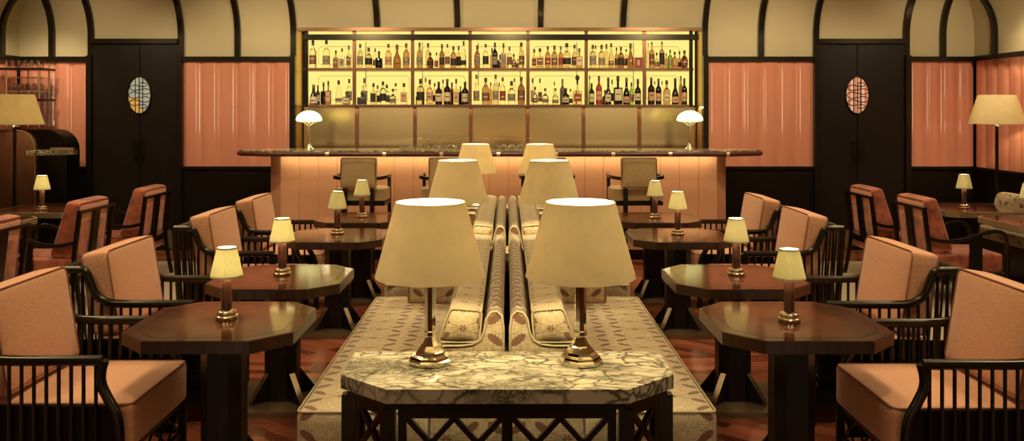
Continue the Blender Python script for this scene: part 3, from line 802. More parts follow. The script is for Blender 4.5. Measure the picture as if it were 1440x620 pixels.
# ================================================================ rust velvet chairs (local: faces +x)
def make_velvet_chair():
    r = thing('velvet_chair', '', 'armchair', group='rust velvet chairs at the side tables')
    W = .30
    for s in (-1, 1):
        y = s * W
        bm = tube(BM(), smoothpath([(-.385, y, 0), (-.345, y, .20), (-.318, y, .42), (-.335, y, .62), (-.365, y, .855)], 4), .022, 4)
        obj('leg', bm, M['black'], r, 50)
        armp = smoothpath([(-.33, y, .60), (-.22, y, .572), (-.10, y, .572), (.05, y, .605), (.18, y, .648), (.28, y, .655), (.335, y, .615), (.355, y, .52)], 5)
        obj('arm', tube(BM(), armp, .0175, 8), M['black'], r, 60)
        obj('leg', tube(BM(), [(.355, y, .53), (.352, y, .30), (.345, y, 0)], [.018, .019, .015], 8), M['black'], r, 60)
        obj('side_slat', bx(.03, .135, y - .010, y + .010, .27, .625), M['black'], r, bevel=.003)
        obj('side_rail', bx(-.32, .35, y - .014, y + .014, .245, .29), M['black'], r, bevel=.003)
    bm = bx(-.38, -.35, -W - .02, W + .02, .838, .862); obj('top_rail', bm, M['black'], r, bevel=.004)
    bm = bx(-.335, -.30, -W, W, .375, .43); obj('back_rail', bm, M['black'], r, bevel=.004)
    bm = bx(.33, .36, -W, W, .245, .29); obj('front_rail', bm, M['black'], r, bevel=.004)
    bm = BM(); vs = []
    for x, z in ((-.373, .845), (-.357, .845), (-.310, .42), (-.326, .42)): vs.append((x, z))
    prism(bm, vs, -.052, .052, 'y'); obj('splat', bm, M['black'], r, bevel=.002)
    obj('seat_cushion', rbox(.63, .545, .165, .022, (.004, 0, .010), 9, T(.02, 0, .375)), M['velvet'], r, 60)
    def tap(q):
        v = q.z / .24; th = .082 - .026 * v
        x = q.x / .08 * th
        return Vector((x + .045 - .02 * v * 1.0 - .0, q.y, q.z))
    Mx = T(-.285, 0, .690) @ RY(-7)
    bk = obj('back_cushion', rbox(.16, .535, .48, .03, (.008, 0, .006), 9, Mx, tap), M['velvet'], r, 60)
    bm = rbox(.012, .50, .44, .005, (.006, 0, 0), 9, T(-.314, 0, .675) @ RY(-7)); obj('back_panel', bm, M['velvetplain'], bk, 60)
    pp = [Mx @ tap(Vector((-.078, u, v))) for u, v in loop_rect(.262, .232, .03)]
    obj('piping', tube(BM(), pp, .004, 6, True), M['salmonpipe'], bk, 180)
    return r
vc = make_velvet_chair()
VCH = ((-3.955, 6.08, 180, 'rust velvet chair cut by the left edge of the photo'),
       (-3.935, 7.42, 180, 'rust velvet chair seen from behind in front of the left brass edged tables'),
       (-3.88, 8.58, 180, 'rust velvet chair seen from behind nearest the left pair of doors'),
       (3.89, 8.58, 0, 'rust velvet chair seen from behind nearest the right pair of doors'),
       (3.955, 7.66, 0, 'rust velvet chair seen from behind in front of the right brass edged tables'))
for k, (x, y, a, lab) in enumerate(VCH): place(vc, k == 0, lab, (x, y, 0), a)

# ================================================================ brass edged side tables
def make_side_table():
    r = thing('side_table', '', 'table', group='brass edged red topped side tables')
    hx, hy, c = .40, .40, .085
    obj('edge_band', prism(BM(), octagon(hx, hy, c), .684, .737), M['brassedge'], r, bevel=.004)
    obj('table_top', prism(BM(), octagon(hx - .016, hy - .016, c - .004), .7365, .7385), M['redtop'], r)
    obj('column', prism(BM(), octagon(.075, .075, .035), .03, .684), M['black'], r, bevel=.004)
    obj('base_plate', prism(BM(), octagon(.19, .19, .05), 0, .03), M['bronze'], r, bevel=.003)
    return r
st = make_side_table()
STB = ((-4.52, 8.42, 'brass edged red table with a lit lamp by the left walnut screen'), (-4.63, 7.36, 'brass edged red table behind the velvet chair at the left edge of the photo'),
       (4.58, 8.45, 'brass edged red table with a lit lamp before the right floor lamp'), (4.66, 7.42, 'brass edged red table at the right edge of the photo'))
for k, (x, y, lab) in enumerate(STB): place(st, k == 0, lab, (x, y, 0))
for x, y, lab in ((-4.475, 8.20, 'little leather stemmed lamp lit on the left brass edged table'), (4.45, 8.32, 'little leather stemmed lamp lit on the brass edged table before the right floor lamp'), (4.52, 7.40, 'little lit lamp cut by the right edge of the photo on a brass edged table')):
    place(sm, False, lab, (x, y, .7395), 30)

# banquette along the right wall with a scatter cushion
r = thing('banquette', 'leaf patterned banquette along the right wall behind the brass edged tables', 'sofa', (5.28, 7.6, 0))
obj('seat', rbox(.60, 2.9, .13, .03, (0, 0, .01), 9, T(-.02, 0, .425)), M['leaf'], r, 60, uv=True)
obj('back', rbox(.14, 2.9, .46, .04, (0, 0, .01), 9, T(.265, 0, .60)), M['leaf'], r, 60, uv=True)
obj('plinth', bx(-.27, .30, -1.42, 1.42, 0, .359), M['black'], r)
q = thing('scatter_cushion', 'rounded leaf patterned cushion on the right banquette at the edge of the photo', 'cushion', (5.15, 8.72, .522))
obj('cover', rbox(.15, .46, .32, .06, (.03, .01, .01), 9, T(0, 0, .16) @ RY(12)), M['leaf'], q, 60, uv=True)

# ================================================================ floor lamps
def make_floor_lamp():
    r = thing('floor_lamp', '', 'lamp', group='bronze floor lamps with cream shades')
    obj('base', lathe(BM(), [(.14, 0), (.145, .006), (.145, .016), (.138, .022), (.025, .028)], 32), M['bronze'], r, 40)
    obj('pole', tube(BM(), [(0, 0, .02), (0, 0, 1.535)], .019, 6), M['black'], r, 50)
    obj('collar', lathe(BM(), [(.055, 1.525), (.055, 1.535), (.012, 1.537), (.008, 1.62)], 16), M['chrome'], r, 40)
    zb, zt, rb, rt = 1.55, 1.862, .278, .185
    bm = lathe(BM(), [(rb, zb), (rt, zt), (rt - .003, zt), (rb - .003, zb), (rb, zb)], 48, cap=False); bmesh.ops.remove_doubles(bm, verts=bm.verts, dist=1e-5)
    obj('shade', bm, M['shade'], r, 40)
    bm = BM()
    for k in range(3): tube(bm, [(.006, 0, 1.61), ((rb - .04) * math.cos(k * 2.094), (rb - .04) * math.sin(k * 2.094), 1.645)], .002, 5)
    obj('shade_carrier', bm, M['chrome'], r)
    lamp_light('lamp_glow', r, (0, 0, 1.70), 9, .035)
    return r
fl = make_floor_lamp()
place(fl, True, 'bronze floor lamp with cream shade before the left walnut screen', (-5.12, 8.86, 0))
place(fl, False, 'bronze floor lamp with cream shade before the coral panels on the right', (5.285, 9.22, 0))

# ================================================================ left corner: screens, service shelf, glass rack
r = thing('walnut_screen', 'curved topped walnut screen with a slim marble shelf behind the left floor lamp', 'screen', (-5.5, 9.24, 0))
def arch_panel(x0, x1, zt, rad, y0, y1):
    pts = [(x0, 0), (x1, 0)] + [(x1 - rad + rad * math.cos(R(t)), zt - rad + rad * math.sin(R(t))) for t in range(0, 91, 10)] + [(x0, zt)]
    return prism(BM(), pts, y0, y1, 'y')
xw = PX(50, 9.22) + 5.5
obj('panel', arch_panel(-.37, xw, PZ(183, 9.22), .20, -.03, .03), M['walnut'], r, bevel=.004)
bm = BM(); prev = None
pth = [(xw, 0, .02)] + [(xw - .20 + .20 * math.cos(R(t)), 0, PZ(183, 9.22) - .20 + .20 * math.sin(R(t))) for t in range(0, 91, 10)] + [(-.37, 0, PZ(183, 9.22))]
obj('edge_trim', tube(BM(), [(a, -.03, c) for a, b, c in pth], .008, 6), M['bronze'], r, 60)
SHZ = (PZ(218.5, 9.0), PZ(211.5, 9.0))
shp = [(PX(37, 8.95) + 5.5, 8.95 - 9.24), (PX(103, 9.12) + 5.5, 9.12 - 9.24), (PX(103, 9.12) + 5.5, -.031), (PX(37, 8.95) + 5.5, -.031)]
ms = obj('shelf', prism(BM(), shp, *SHZ), M['marble'], r, bevel=.003); ms['label'] = 'slim veined marble shelf'
obj('shelf_rail', bx(shp[0][0] + .12, shp[1][0] - .03, -.055, -.031, SHZ[1], SHZ[1] + .022), M['brass'], ms)
r = thing('service_cabinet', 'black round cornered service cabinet in the left corner behind the walnut screen', 'cabinet', (-5.35, 9.75, 0))
x0, x1 = PX(44, 9.8) + 5.35, PX(98, 9.8) + 5.35
obj('body', arch_panel(x0 - .1, x1, PZ(182, 9.8), .24, -.02, .28), M['blackwall'], r, bevel=.006)
r = thing('glass_rack', 'wall rack of dark shelves on metal posts holding stemware in the left corner', 'rack', (-5.68, 10.02, 0))
RYY = 10.02
sx0, sx1 = -.19, PX(68, RYY) + 5.68
zt_, zm_ = PZ(97.5, RYY), PZ(140.5, RYY)
for z in (zt_, zm_): obj('shelf', bx(sx0, sx1, -.16, .16, z - .014, z + .012), M['black'], r, bevel=.003)
for px_, y in ((19, -.14), (64.5, -.14), (30, .14), (60, .14)):
    x = PX(px_, RYY) + 5.68; obj('post', tube(BM(), [(x, y, 1.50), (x, y, PZ(88, RYY))], .009, 8), M['clip'], r, 60)
for y in (-.095, -.045, .005, .055): obj('hanging_rail', bx(sx0 + .02, sx1 - .04, y - .006, y + .006, zt_ - .103, zt_ - .0975), M['clip'], r)
obj('glass_shelf', bx(sx0, sx1 - .03, -.14, .14, zt_ - .262, zt_ - .256), M['stemware'], r)
gv = M['stemware']
def wine_glass(name='wine_glass'):
    g = thing('wine_glass', '', 'glass', group='wine glasses on the left rack')
    obj('bowl', lathe(BM(), [(.004, .085), (.026, .097), (.036, .125), (.035, .155), (.030, .178), (.0285, .178), (.033, .155), (.034, .125), (.024, .100), (.0, .090)], 14, cap=False), gv, g, 60)
    obj('stem', lathe(BM(), [(.034, 0), (.032, .003), (.006, .008), (.0035, .03), (.0035, .088)], 12), gv, g, 60)
    return g
def tumbler():
    g = thing('tumbler', '', 'glass', group='tumblers along the top of the left rack')
    obj('cup', lathe(BM(), [(.030, 0), (.036, .09), (.034, .09), (.028, .012), (0, .012)], 14), gv, g, 60); return g
wg, tb = wine_glass(), tumbler()
first = True
for row, y in enumerate((-.07, .03)):
    for k in range(5):
        o = wg if first else copy_tree(wg); first = False
        x = -.15 + k * .078 + row * .02
        o['label'] = 'stemmed glass hanging upside down under the top shelf of the left rack'; o['group'] = 'glasses hanging in the left rack'
        o.location = (-5.68 + x, 10.02 + y, zt_ - .0908); o.rotation_euler = (PI, 0, 0); o.scale = (.9, .9, .85)
for k in range(5):
    o = copy_tree(wg); o.location = (-5.68 - .13 + k * .085, 10.02 - .05, zm_ + .0125); o.rotation_euler = (0, 0, 0)
    o['label'] = 'stemmed glass standing on the lower shelf of the left rack'; o['group'] = 'glasses on the lower shelf of the left rack'
    o.scale = (.9, .9, .43)
for k in range(6):
    o = tb if k == 0 else copy_tree(tb); o['label'] = 'tumbler standing along the top shelf of the left rack'
    o.location = (-5.68 - .14 + k * .075, 10.02 - .06, zt_ + .0125)

# ================================================================ bar stools (local: faces +y)
def make_stool():
    r = thing('bar_stool', '', 'stool', group='tan bar stools at the counter')
    obj('back', rbox(.378, .075, .325, .022, (0, .010, .004), 9, T(0, -.225, 1.045) @ RX(-5)), M['tan'], r, 60)
    obj('piping', tube(BM(), [(u, -.262 - .0 * v, 1.045 + v) for u, v in loop_rect(.182, .154, .02)], .004, 6, True), M['leather'], r, 180)
    sp = [(-.265, -.20), (-.20, -.215), (.20, -.215), (.265, -.20), (.275, .05), (.22, .22), (0, .25), (-.22, .22), (-.275, .05)]
    bm = prism(BM(), sp, .752, .872); obj('seat', bm, M['tan'], r, 50, bevel=.018)
    bm = prism(BM(), sp, .700, .738); obj('seat_frame', bm, M['black'], r, 50, bevel=.003)
    bm = prism(BM(), [(x * .93, y * .93) for x, y in sp], .738, .752); obj('seat_deck', bm, M['black'], r)
    for s in (-1, 1):
        obj('leg', tube(BM(), [(s * .142, -.235, .905), (s * .142, -.238, .70), (s * .155, -.27, 0)], .030, 4), M['black'], r, 40)
        obj('leg', tube(BM(), [(s * .255, .12, 1.0), (s * .255, .12, .70), (s * .262, .15, 0)], .025, 4), M['black'], r, 40)
        ap = smoothpath([(s * .185, -.225, .985), (s * .26, -.19, .995), (s * .282, -.05, 1.0), (s * .258, .14, 1.008)], 5)
        obj('arm', tube(BM(), ap, .024, 4), M['black'], r, 50)
    bm = BM(); tube(bm, [(-.256, .14, .30), (.256, .14, .30)], .014, 8); obj('footrest', bm, M['brass'], r, 60)
    return r
bs = make_stool()
for k, (px_, lab, rz) in enumerate(((511, 'leftmost tan leather bar stool, standing alone left of the lamps', -3), (629, 'tan bar stool partly hidden behind the left middle table lamp', 2), (769, 'tan bar stool almost hidden behind the right middle table lamp', 0), (892, 'rightmost tan leather bar stool, standing alone right of the lamps', 4))):
    place(bs, k == 0, lab, (PX(px_, 9.12), 9.14, 0), rz)

# ================================================================ mushroom lamps and upturned coupes on the counter
def make_mushroom():
    r = thing('mushroom_lamp', '', 'lamp', group='opal domed lamps on the bar ends')
    obj('base', lathe(BM(), [(.062, 0), (.062, .006), (.040, .016), (.022, .045), (.015, .08)], 24), M['chrome'], r, 40)
    obj('stem', lathe(BM(), [(.0145, .075), (.0145, .285), (.020, .29), (.020, .30), (.010, .305)], 16), M['chrome'], r, 40)
    bm = BM()
    for k in range(6):
        a = k * PI / 3; tube(bm, smoothpath([(.014 * math.cos(a), .014 * math.sin(a), .27), (.045 * math.cos(a), .045 * math.sin(a), .292), (.088 * math.cos(a), .088 * math.sin(a), .318)], 3), .003, 5)
    obj('cradle', bm, M['chrome'], r)
    prof = [(.100, .316), (.136, .322), (.150, .335)] + [(.150 * math.cos(R(t)), .335 + .108 * math.sin(R(t))) for t in range(12, 91, 13)]
    prof[-1] = (0.0005, .443)
    obj('dome', lathe(BM(), prof, 36), M['opal'], r, 60)
    lamp_light('lamp_glow', r, (0, 0, .375), 2.4, .03, (1, .92, .58))
    return r
mu = make_mushroom()
place(mu, True, 'opal domed lamp with a silver stem on the left end of the bar', (PX(434.5, 9.84), 9.84, 1.247))
place(mu, False, 'opal domed lamp with a silver stem on the right end of the bar', (PX(970, 9.84), 9.84, 1.247))
cg = thing('coupe_glass', '', 'glass', group='coupe glasses upturned on the bar')
obj('bowl', lathe(BM(), [(.046, 0), (.044, .02), (.030, .042), (.004, .055), (0.001, .050), (.028, .040), (.042, .02), (.0445, 0)], 16, cap=False), gv, cg, 60)
obj('stem', lathe(BM(), [(.0032, .053), (.0032, .112), (.010, .118), (.036, .122), (.036, .1245), (.001, .1255)], 14, cap=False), gv, cg, 60)
for k, (px_, y) in enumerate(((567, 9.62), (578, 9.75), (590, 9.90), (601.5, 9.76), (613, 9.92), (623, 9.80), (634, 9.96), (645, 9.82), (656, 9.97), (684.5, 9.88), (696.5, 9.88), (708, 9.98), (720, 9.92), (732, 9.97), (744.5, 9.97))):
    o = cg if k == 0 else copy_tree(cg); o.location = (PX(px_, y), y, 1.2475)
    o['label'] = 'upturned coupe glass on the bar %s' % ('left of the far left table lamp' if px_ < 660 else 'between the two farthest table lamps')
    o['group'] = 'upturned coupes %s' % ('left' if px_ < 660 else 'middle')
# ================================================================ bottles on the backlit shelves
# per bay, per shelf: (centre px, width px, top px, shape, glass, label, cap); front ones first
UP = [
 [(439, 10, 57, 'std', 'clear', 'brown', 'brown'), (459, 10.5, 57, 'std', 'clear', 'grey', 'brown'), (472.3, 8, 71, 'square', 'amber', 'brown', 'dark'), (481, 8, 68, 'square', 'clear', 'grey', 'grey'), (490.5, 7.5, 64, 'square', 'pale amber', 'brown', 'grey')],
 [(506.5, 8.5, 62, 'std', 'pale amber', 'grey', 'dark'), (518.5, 10.5, 67, 'round', 'pale amber', 'black', 'brown'), (533, 10, 72, 'square', 'dark', None, 'dark'), (546.2, 9.5, 62, 'std', 'pale amber', 'peach', 'brown'), (558.4, 11.5, 63, 'bell', 'dark amber', None, 'brown'), (571.2, 9.5, 61, 'std', 'amber', 'grey', 'brown'), (527.5, 6, 68, 'std', 'clear', 'peach', 'grey')],
 [(590, 8.5, 60, 'std', 'amber', 'grey', 'brown'), (605, 9.5, 74, 'round', 'dark amber', 'black', 'dark'), (613.8, 7, 74, 'square', 'clear', 'red', 'brown'), (621.5, 7.5, 62, 'std', 'dark amber', 'black', 'dark'), (629.2, 7, 62, 'std', 'clear', 'brown', 'brown'), (637.6, 8.5, 65, 'std', 'amber', 'black', 'dark'), (652, 7.5, 58, 'tall', 'clear', 'black', 'grey'), (645, 6.5, 64.5, 'std', 'pale amber', 'black', 'dark'), (602, 8.5, 61, 'std', 'pale amber', None, 'grey')],
 [(671, 8.5, 63.5, 'std', 'dark amber', 'grey', 'brown'), (683, 8.5, 62, 'std', 'clear', 'black', 'dark'), (696, 8, 60, 'std', 'dark', 'grey', 'dark'), (708, 8.5, 61, 'square', 'amber', 'grey', 'brown'), (716.5, 7, 66, 'std', 'clear', 'brown', 'brown'), (722.5, 7.5, 76, 'squat', 'amber', 'brown', 'dark'), (733.5, 8, 60, 'std', 'pale amber', 'brown', 'dark'), (692, 6, 68, 'std', 'amber', None, 'dark'), (703, 6.5, 77, 'square', 'dark', 'black', 'dark'), (728, 5, 83, 'square', 'amber', 'brown', 'dark')],
 [(759.3, 11, 68, 'square', 'pale amber', 'brown', 'dark'), (770.3, 8.5, 65, 'std', 'amber', 'red', 'brown'), (779.7, 9, 64, 'std', 'amber', 'brown', 'brown'), (788.6, 7, 65, 'std', 'amber', 'red', 'brown'), (797, 12, 61, 'round', 'pale amber', 'black', 'dark'), (814.7, 9.5, 68, 'square', 'amber', 'cream', 'grey'), (751.3, 8, 69, 'square', 'pale amber', 'red', 'dark'), (808, 8.5, 63, 'round', 'pale amber', 'brown', 'dark')],
 [(833.7, 9.5, 63, 'std', 'pale amber', 'grey', 'brown'), (846, 9.5, 63, 'std', 'pale amber', 'grey', 'brown'), (859.5, 7.5, 61, 'tall', 'pale amber', 'brown', 'dark'), (873.2, 8.5, 66, 'std', 'dark amber', 'black', 'brown'), (886.7, 9.5, 61, 'cone', 'dark amber', None, 'brown'), (898.5, 11, 81, 'carton', 'red', None, 'dark'), (852.8, 6.5, 62, 'std', 'pale amber', None, 'dark'), (867, 6, 67, 'std', 'amber', 'peach', 'dark'), (880.5, 6, 69, 'std', 'pale amber', 'peach', 'brown'), (837.5, 6, 64, 'tall', 'clear', None, 'brown')],
 [(916.6, 7.5, 59, 'globe', 'amber', 'brown', 'grey'), (930.8, 7.5, 58.5, 'globe', 'amber', 'black', 'grey'), (942.4, 6.5, 70, 'std', 'green', 'grey', 'brown'), (948.8, 8.5, 73, 'round', 'amber', None, 'dark'), (962.5, 9.5, 71, 'round', 'amber', 'brown', 'dark'), (923.5, 6.5, 74, 'squat', 'pale amber', 'peach', 'dark'), (937, 4.5, 75, 'std', 'amber', None, 'dark'), (955.5, 6.5, 72, 'squat', 'amber', 'brown', 'dark'), (911.5, 4, 60, 'globe', 'pale amber', None, 'grey'), (968.5, 4, 73, 'square', 'pale amber', 'peach', 'brown')],
]
LO = [
 [(440.8, 12, 119, 'cone', 'dark', 'cream', 'grey'), (461.7, 8, 114, 'square', 'dark amber', 'peach', 'brown'), (476.3, 9.5, 113, 'tall', 'clear', 'grey', 'dark'), (487.3, 10.5, 129, 'square', 'dark amber', 'cream', 'dark'), (455, 8, 116, 'square', 'dark', None, 'dark'), (447, 6, 120, 'std', 'dark', 'cream', 'dark'), (491, 8, 111, 'std', 'clear', 'grey', 'dark')],
 [(509.2, 13, 130, 'square', 'smoky', None, 'dark'), (525.2, 9.5, 117, 'square', 'pale amber', 'black', 'dark'), (538.5, 9.5, 114.5, 'std', 'clear', 'black', 'dark'), (552.4, 9, 125, 'squat', 'clear', 'grey', 'dark'), (568, 11, 117, 'square', 'clear', 'peach', 'dark'), (512.3, 9, 110, 'std', 'clear', 'grey', 'grey'), (531, 7, 120, 'std', 'clear', 'grey', 'grey'), (544, 9, 119, 'round', 'clear', 'grey', 'brown'), (556.5, 8, 117, 'std', 'clear', None, 'brown')],
 [(591.4, 11.5, 111, 'std', 'pale amber', 'black', 'dark'), (604.3, 9.5, 112, 'round', 'pale amber', 'peach', 'brown'), (617, 10, 115, 'std', 'dark', 'cream', 'dark'), (629, 10, 111, 'std', 'dark', 'cream', 'brown'), (641.5, 8, 111, 'square', 'pale amber', 'peach', 'dark'), (654, 10, 115, 'std', 'dark', 'cream', 'dark'), (635.5, 6.5, 116, 'std', 'red', None, 'dark'), (585.5, 6, 128, 'square', 'dark', None, 'dark'), (598.5, 6, 109, 'std', 'clear', None, 'grey'), (611.3, 6, 117, 'std', 'pale amber', 'red', 'dark'), (623, 6, 112, 'std', 'pale amber', None, 'dark'), (647.6, 5, 121, 'std', 'dark', None, 'dark')],
 [(670, 8.5, 105, 'std', 'clear', 'grey', 'grey'), (683, 11, 109.5, 'std', 'amber', 'brown', 'dark'), (697, 8.5, 105, 'std', 'pale amber', 'grey', 'brown'), (706.9, 8.5, 109, 'std', 'clear', 'red', 'brown'), (719.3, 11, 114, 'round', 'clear', 'grey', 'dark'), (733, 10.5, 108, 'std', 'dark amber', 'brown', 'brown'), (690, 5, 116, 'std', 'amber', None, 'brown'), (702, 5, 116, 'std', 'clear', None, 'brown'), (723.5, 6, 110, 'std', 'clear', None, 'grey')],
 [(752.5, 7.5, 122, 'squat', 'clear', 'brown', 'dark'), (766.8, 9.5, 124, 'squat', 'clear', 'grey', 'grey'), (781, 9, 124, 'bell', 'clear', 'grey', 'grey'), (795.6, 10.5, 124, 'round', 'dark', 'cream', 'dark'), (812, 13.5, 103, 'decanter', 'pale amber', 'red', 'dark'), (791, 7.5, 111, 'std', 'grey', None, 'grey'), (759.3, 7, 110, 'square', 'clear', 'brown', 'grey'), (748.8, 6.5, 110, 'square', 'clear', 'peach', 'grey'), (779.5, 5, 115, 'std', 'clear', None, 'grey'), (802.3, 6, 125, 'squat', 'clear', 'grey', 'dark')],
 [(832, 8, 117, 'std', 'dark', 'cream', 'dark'), (842.3, 9, 107, 'std', 'red', 'peach', 'brown'), (851, 9, 127, 'squat', 'dark', 'cream', 'dark'), (869, 12.5, 107, 'square', 'dark', 'cream', 'dark'), (881, 10, 109, 'bell', 'dark', 'peach', 'grey'), (897, 9.5, 111, 'round', 'dark', 'cream', 'dark'), (855.3, 9, 109, 'bell', 'dark', 'cream', 'dark'), (888, 7, 116, 'std', 'green', 'peach', 'grey'), (860.8, 5, 112, 'std', 'clear', 'grey', 'dark'), (829, 4.5, 106, 'tall', 'green', None, 'brown')],
 [(915.8, 10, 109, 'std', 'dark', 'peach', 'brown'), (926, 8.5, 110.5, 'std', 'dark', 'peach', 'brown'), (937.5, 10.5, 113, 'round', 'amber', 'cream', 'dark'), (949.5, 10, 110, 'bell', 'dark', 'peach', 'dark'), (962.3, 8, 110, 'std', 'dark', 'peach', 'dark'), (957.5, 6, 107, 'std', 'dark amber', None, 'brown'), (968.8, 4.5, 111.5, 'square', 'red', 'red', 'brown'), (920.7, 4, 114, 'std', 'clear', None, 'dark'), (931, 4, 114, 'std', 'clear', None, 'dark')],
]
ORD = ('first', 'second', 'third', 'fourth', 'fifth', 'sixth', 'seventh', 'eighth', 'ninth', 'tenth', 'eleventh', 'twelfth')
SHN = {'std': 'shouldered', 'tall': 'slender', 'round': 'rounded', 'square': 'square', 'squat': 'squat', 'bell': 'bell shaped', 'cone': 'tapering', 'globe': 'slim globe stoppered', 'decanter': 'ball stoppered', 'carton': ''}
PRO = {'std': ((1, 0), (1, .02), (1, .56), (.94, .61), (.72, .66), (.42, .71), (.34, .76), (.32, .90)),
       'tall': ((.95, 0), (1, .02), (1, .25), (.86, .45), (.50, .66), (.34, .78), (.30, .90)),
       'round': ((.88, 0), (.96, .03), (1, .25), (1, .45), (.92, .56), (.68, .63), (.38, .67), (.30, .74), (.28, .88)),
       'squat': ((.94, 0), (1, .03), (1, .42), (.88, .52), (.5, .60), (.30, .66), (.28, .86)),
       'bell': ((1, 0), (1, .03), (1, .32), (.84, .45), (.50, .57), (.36, .66), (.30, .88)),
       'cone': ((1, 0), (1, .03), (.96, .2), (.74, .45), (.44, .62), (.34, .72), (.30, .90)),
       'globe': ((1, 0), (1, .02), (1, .60), (.82, .66), (.36, .70), (.26, .74), (.26, .92))}
LABR = {'std': (.14, .48), 'tall': (.12, .26), 'round': (.14, .46), 'squat': (.10, .38), 'bell': (.08, .34), 'cone': (.08, .36), 'globe': (.14, .56), 'square': (.12, .52), 'decanter': (.08, .36)}
def make_bottle(name, h, rad, style, gl, lb, cp, loc):
    r = thing(name, '', 'bottle', loc)
    if style == 'carton':
        obj('box', bx(-rad, rad, -.045, .045, 0, h), GL['red'], r, bevel=.003)
        obj('panel_print', bx(-rad * .35, rad * .35, -.0465, -.045, h * .25, h * .75), LB['peach'], r); return r
    if style in ('square', 'decanter'):
        dp = min(rad * .8, .042); sh = .60 if style == 'square' else .44
        bm = rbox(rad * 2, dp * 2, h * sh, min(.012, rad * .3), cuts=5, mtx=T(0, 0, h * sh / 2))
        lathe(bm, [(rad * .30, h * sh - .004), (rad * .26, h * (sh + .05)), (rad * .26, h * (.85 if style == 'square' else .66))], 12)
        obj('glass_body', bm, GL[gl], r, 60)
        front = -dp
    else:
        bm = lathe(BM(), [(a * rad, b * h) for a, b in PRO[style]], 18); obj('glass_body', bm, GL[gl], r, 50); front = None
    if style == 'decanter':
        obj('stopper', lathe(BM(), [(rad * .14, h * .64), (rad * .2, h * .70)] + [(max(.0005, rad * .46 * math.sin(R(t))), h * .85 - rad * .62 * math.cos(R(t))) for t in range(25, 181, 15)], 16), CAP[cp], r, 60)
    elif style == 'globe':
        c_ = obj('stopper', lathe(BM(), [(rad * .3, h * .86), (rad * .3, h * .90)] + [(max(.0005, rad * .40 * math.sin(R(t))), h * .955 - rad * .40 * math.cos(R(t))) for t in range(40, 181, 20)], 12), CAP[cp], r, 60)
    else:
        z0 = .82 if style in ('square', 'squat') else random.uniform(.80, .86)
        k = .36 if style not in ('square',) else .33
        obj('cap', lathe(BM(), [(rad * k, z0 * h), (rad * k * 1.05, z0 * h + .003), (rad * k * 1.05, h - .003), (rad * k * .95, h)], 12), CAP[cp], r, 50)
    if lb:
        a, b = LABR[style]; a += random.uniform(-.02, .03); b += random.uniform(-.05, .05)
        if front is not None: bm = bx(-rad * .78, rad * .78, front - .0012, front + .002, a * h, b * h)
        else:
            def rad_at(z):
                P_ = PRO[style]
                for (r0, z0_), (r1, z1_) in zip(P_, P_[1:]):
                    if z0_ <= z <= z1_: return (r0 + (r1 - r0) * (z - z0_) / max(1e-6, z1_ - z0_)) * rad
                return rad
            prof = [(rad_at(a + (b - a) * k / 4) + .0012, (a + (b - a) * k / 4) * h) for k in range(5)]
            bm = lathe(BM(), prof, 14, ang0=-PI + PI * .06, arc=PI * .88)
        l_ = obj('paper_label', bm, LB[lb], r, 60)
        if rad > .03 and lb != 'black':
            band = 'brown' if lb in ('cream', 'peach', 'grey') else 'cream'
            zc = (a + (b - a) * random.uniform(.35, .65)) * h
            if front is not None: bm = bx(-rad * .5, rad * .5, front - .002, front - .0010, zc - .007, zc + .007)
            else: bm = lathe(BM(), [(rad_at(zc / h) + .002, zc - .007), (rad_at(zc / h) + .002, zc + .007)], 8, ang0=-PI / 2 - .55, arc=1.1)
            obj('label_print', bm, LB[band], l_)
    return r
for tier, data, zb in (('upper', UP, Z1), ('lower', LO, Z0)):
    for b, bay in enumerate(data):
        order = sorted(range(len(bay)), key=lambda i: bay[i][0]); rank = {i: k for k, i in enumerate(order)}
        rows = ([], [], [])
        xa, xb = xs[b] + .021, xs[b + 1] - .021
        for i, (cx, w, ty, style, gl, lb, cp) in enumerate(bay):
            for k in range(3):
                y = SY + (.085, .185, .285)[k]
                rad = w * y / F / 2 * .98
                lim = .047 if k < 2 else .04
                rad = min(rad, .062)
                x = PX(cx, y); x = max(xa + rad, min(xb - rad, x))
                if all(abs(x - q) > rad + rq + .002 for q, rq in rows[k]) or k == 2:
                    if k == 2 and any(abs(x - q) <= rad + rq for q, rq in rows[2]): rad *= .6
                    break
            rows[k].append((x, rad))
            h = (PZ(ty, y) - zb) * 1.0
            dh = 0 if k == 0 else 0
            o = make_bottle('bottle' if style != 'carton' else 'gift_box', h, rad, style, gl, lb, cp, (x, y, zb + .0008))
            what = 'red brown gift carton' if style == 'carton' else '%s %s bottle' % ({'smoky': 'smoky black', 'grey': 'grey ceramic'}.get(gl, gl + (' glass' if gl == 'clear' else '')), SHN[style])
            lab = '%s%s, %s from left, %s shelf, %s backlit bay' % (what, ' with %s label' % lb if lb and style != 'carton' else '', ORD[rank[i]], tier, ORD[b])
            o['label'] = lab; o['group'] = 'spirit bottles on the %s back bar shelf' % tier
            if style == 'carton': o['category'] = 'box'
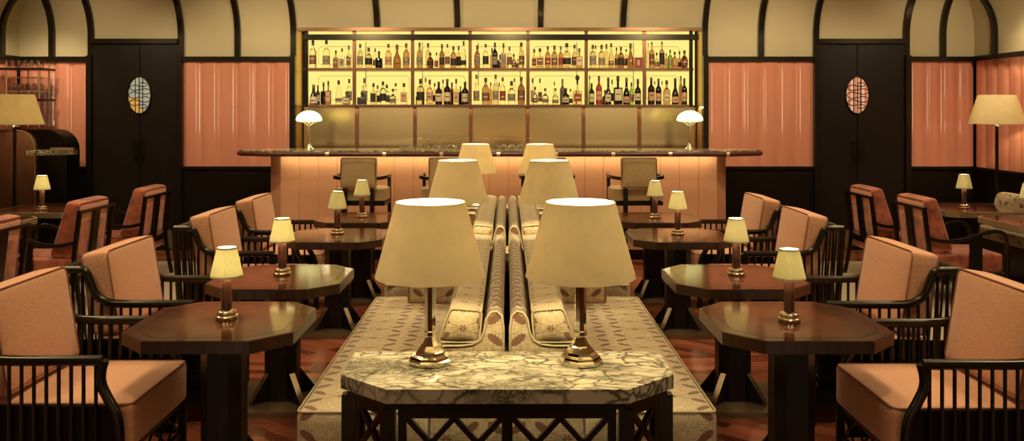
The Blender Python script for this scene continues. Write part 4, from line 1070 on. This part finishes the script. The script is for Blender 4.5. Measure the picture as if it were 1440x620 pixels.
# ================================================================ light, camera, view
def spot(loc, w, ang=75, blend=.6, rad=.06, col=(1, .80, .48), tgt=None):
    L = bpy.data.lights.new('downlight_or_fill', 'SPOT'); L.energy = w; L.spot_size = R(ang); L.spot_blend = blend; L.shadow_soft_size = rad; L.color = col
    o = bpy.data.objects.new('downlight_or_fill', L); COL.objects.link(o); o.location = loc
    if tgt: o.rotation_euler = (Vector(tgt) - Vector(loc)).to_track_quat('-Z', 'Y').to_euler()
    return o
ZC = 3.2
for y in (3.2, 4.6, 6.0, 7.4):
    for x in (-1.5, 1.5): spot((x, y, ZC), 60, 125, .9, .22)
for y in (3.4, 5.4, 7.4):
    for x in (-3.4, 3.4): spot((x, y, ZC), 105, 120, .9, .22)
for x in (-2.0, 0, 2.0): spot((x, 8.7, ZC), 60, 110, .9, .15)
for x in (-2.0, 0, 2.0): spot((x, 8.2, 3.0), 88, 105, .9, .10, tgt=(x, 10.45, 2.3))  # added fill spots that brighten the bottle labels and the cove
for x, w in ((-3.3, 72), (3.4, 72), (-4.9, 70), (5.0, 70)): spot((x, 8.3, ZC), w, 80, .8, .10, tgt=(x, 10.4, 1.7))
spot((-5.1, 9.3, ZC), 70, 70, .8, .08, tgt=(-5.6, 10.2, 1.6))
spot((5.2, 9.0, ZC), 60, 80, .8, .08, tgt=(5.6, 9.4, 1.3))
spot((0, .9, ZC), 32, 50, .9, .15, tgt=(0, 3.0, .5))  # added fill spot that brightens the front of the nearest marble table
W = bpy.data.worlds.new('World'); S.world = W; W.use_nodes = True
W.node_tree.nodes['Background'].inputs[0].default_value = (1, .78, .46, 1)
W.node_tree.nodes['Background'].inputs[1].default_value = .05

cd = bpy.data.cameras.new('camera'); cam = bpy.data.objects.new('camera', cd); COL.objects.link(cam)
cam.location = (0, 0, H); cam.rotation_euler = (PI / 2, 0, 0)
cd.lens = 36 * F / 1440; cd.sensor_width = 36; cd.shift_x = (720 - VX) / 1440; cd.shift_y = -(310 - VY) / 1440
cd.clip_start = .05
S.camera = cam
S.view_settings.view_transform = 'Standard'; S.view_settings.look = 'None'; S.view_settings.gamma = 1
S.view_settings.use_curve_mapping = False; S.view_settings.exposure = .40
S.cycles.use_denoising = True
S.cycles.max_bounces = 8; S.cycles.transmission_bounces = 8; S.cycles.transparent_max_bounces = 8
S.cycles.sample_clamp_indirect = 4; S.cycles.caustics_refractive = False; S.cycles.caustics_reflective = False
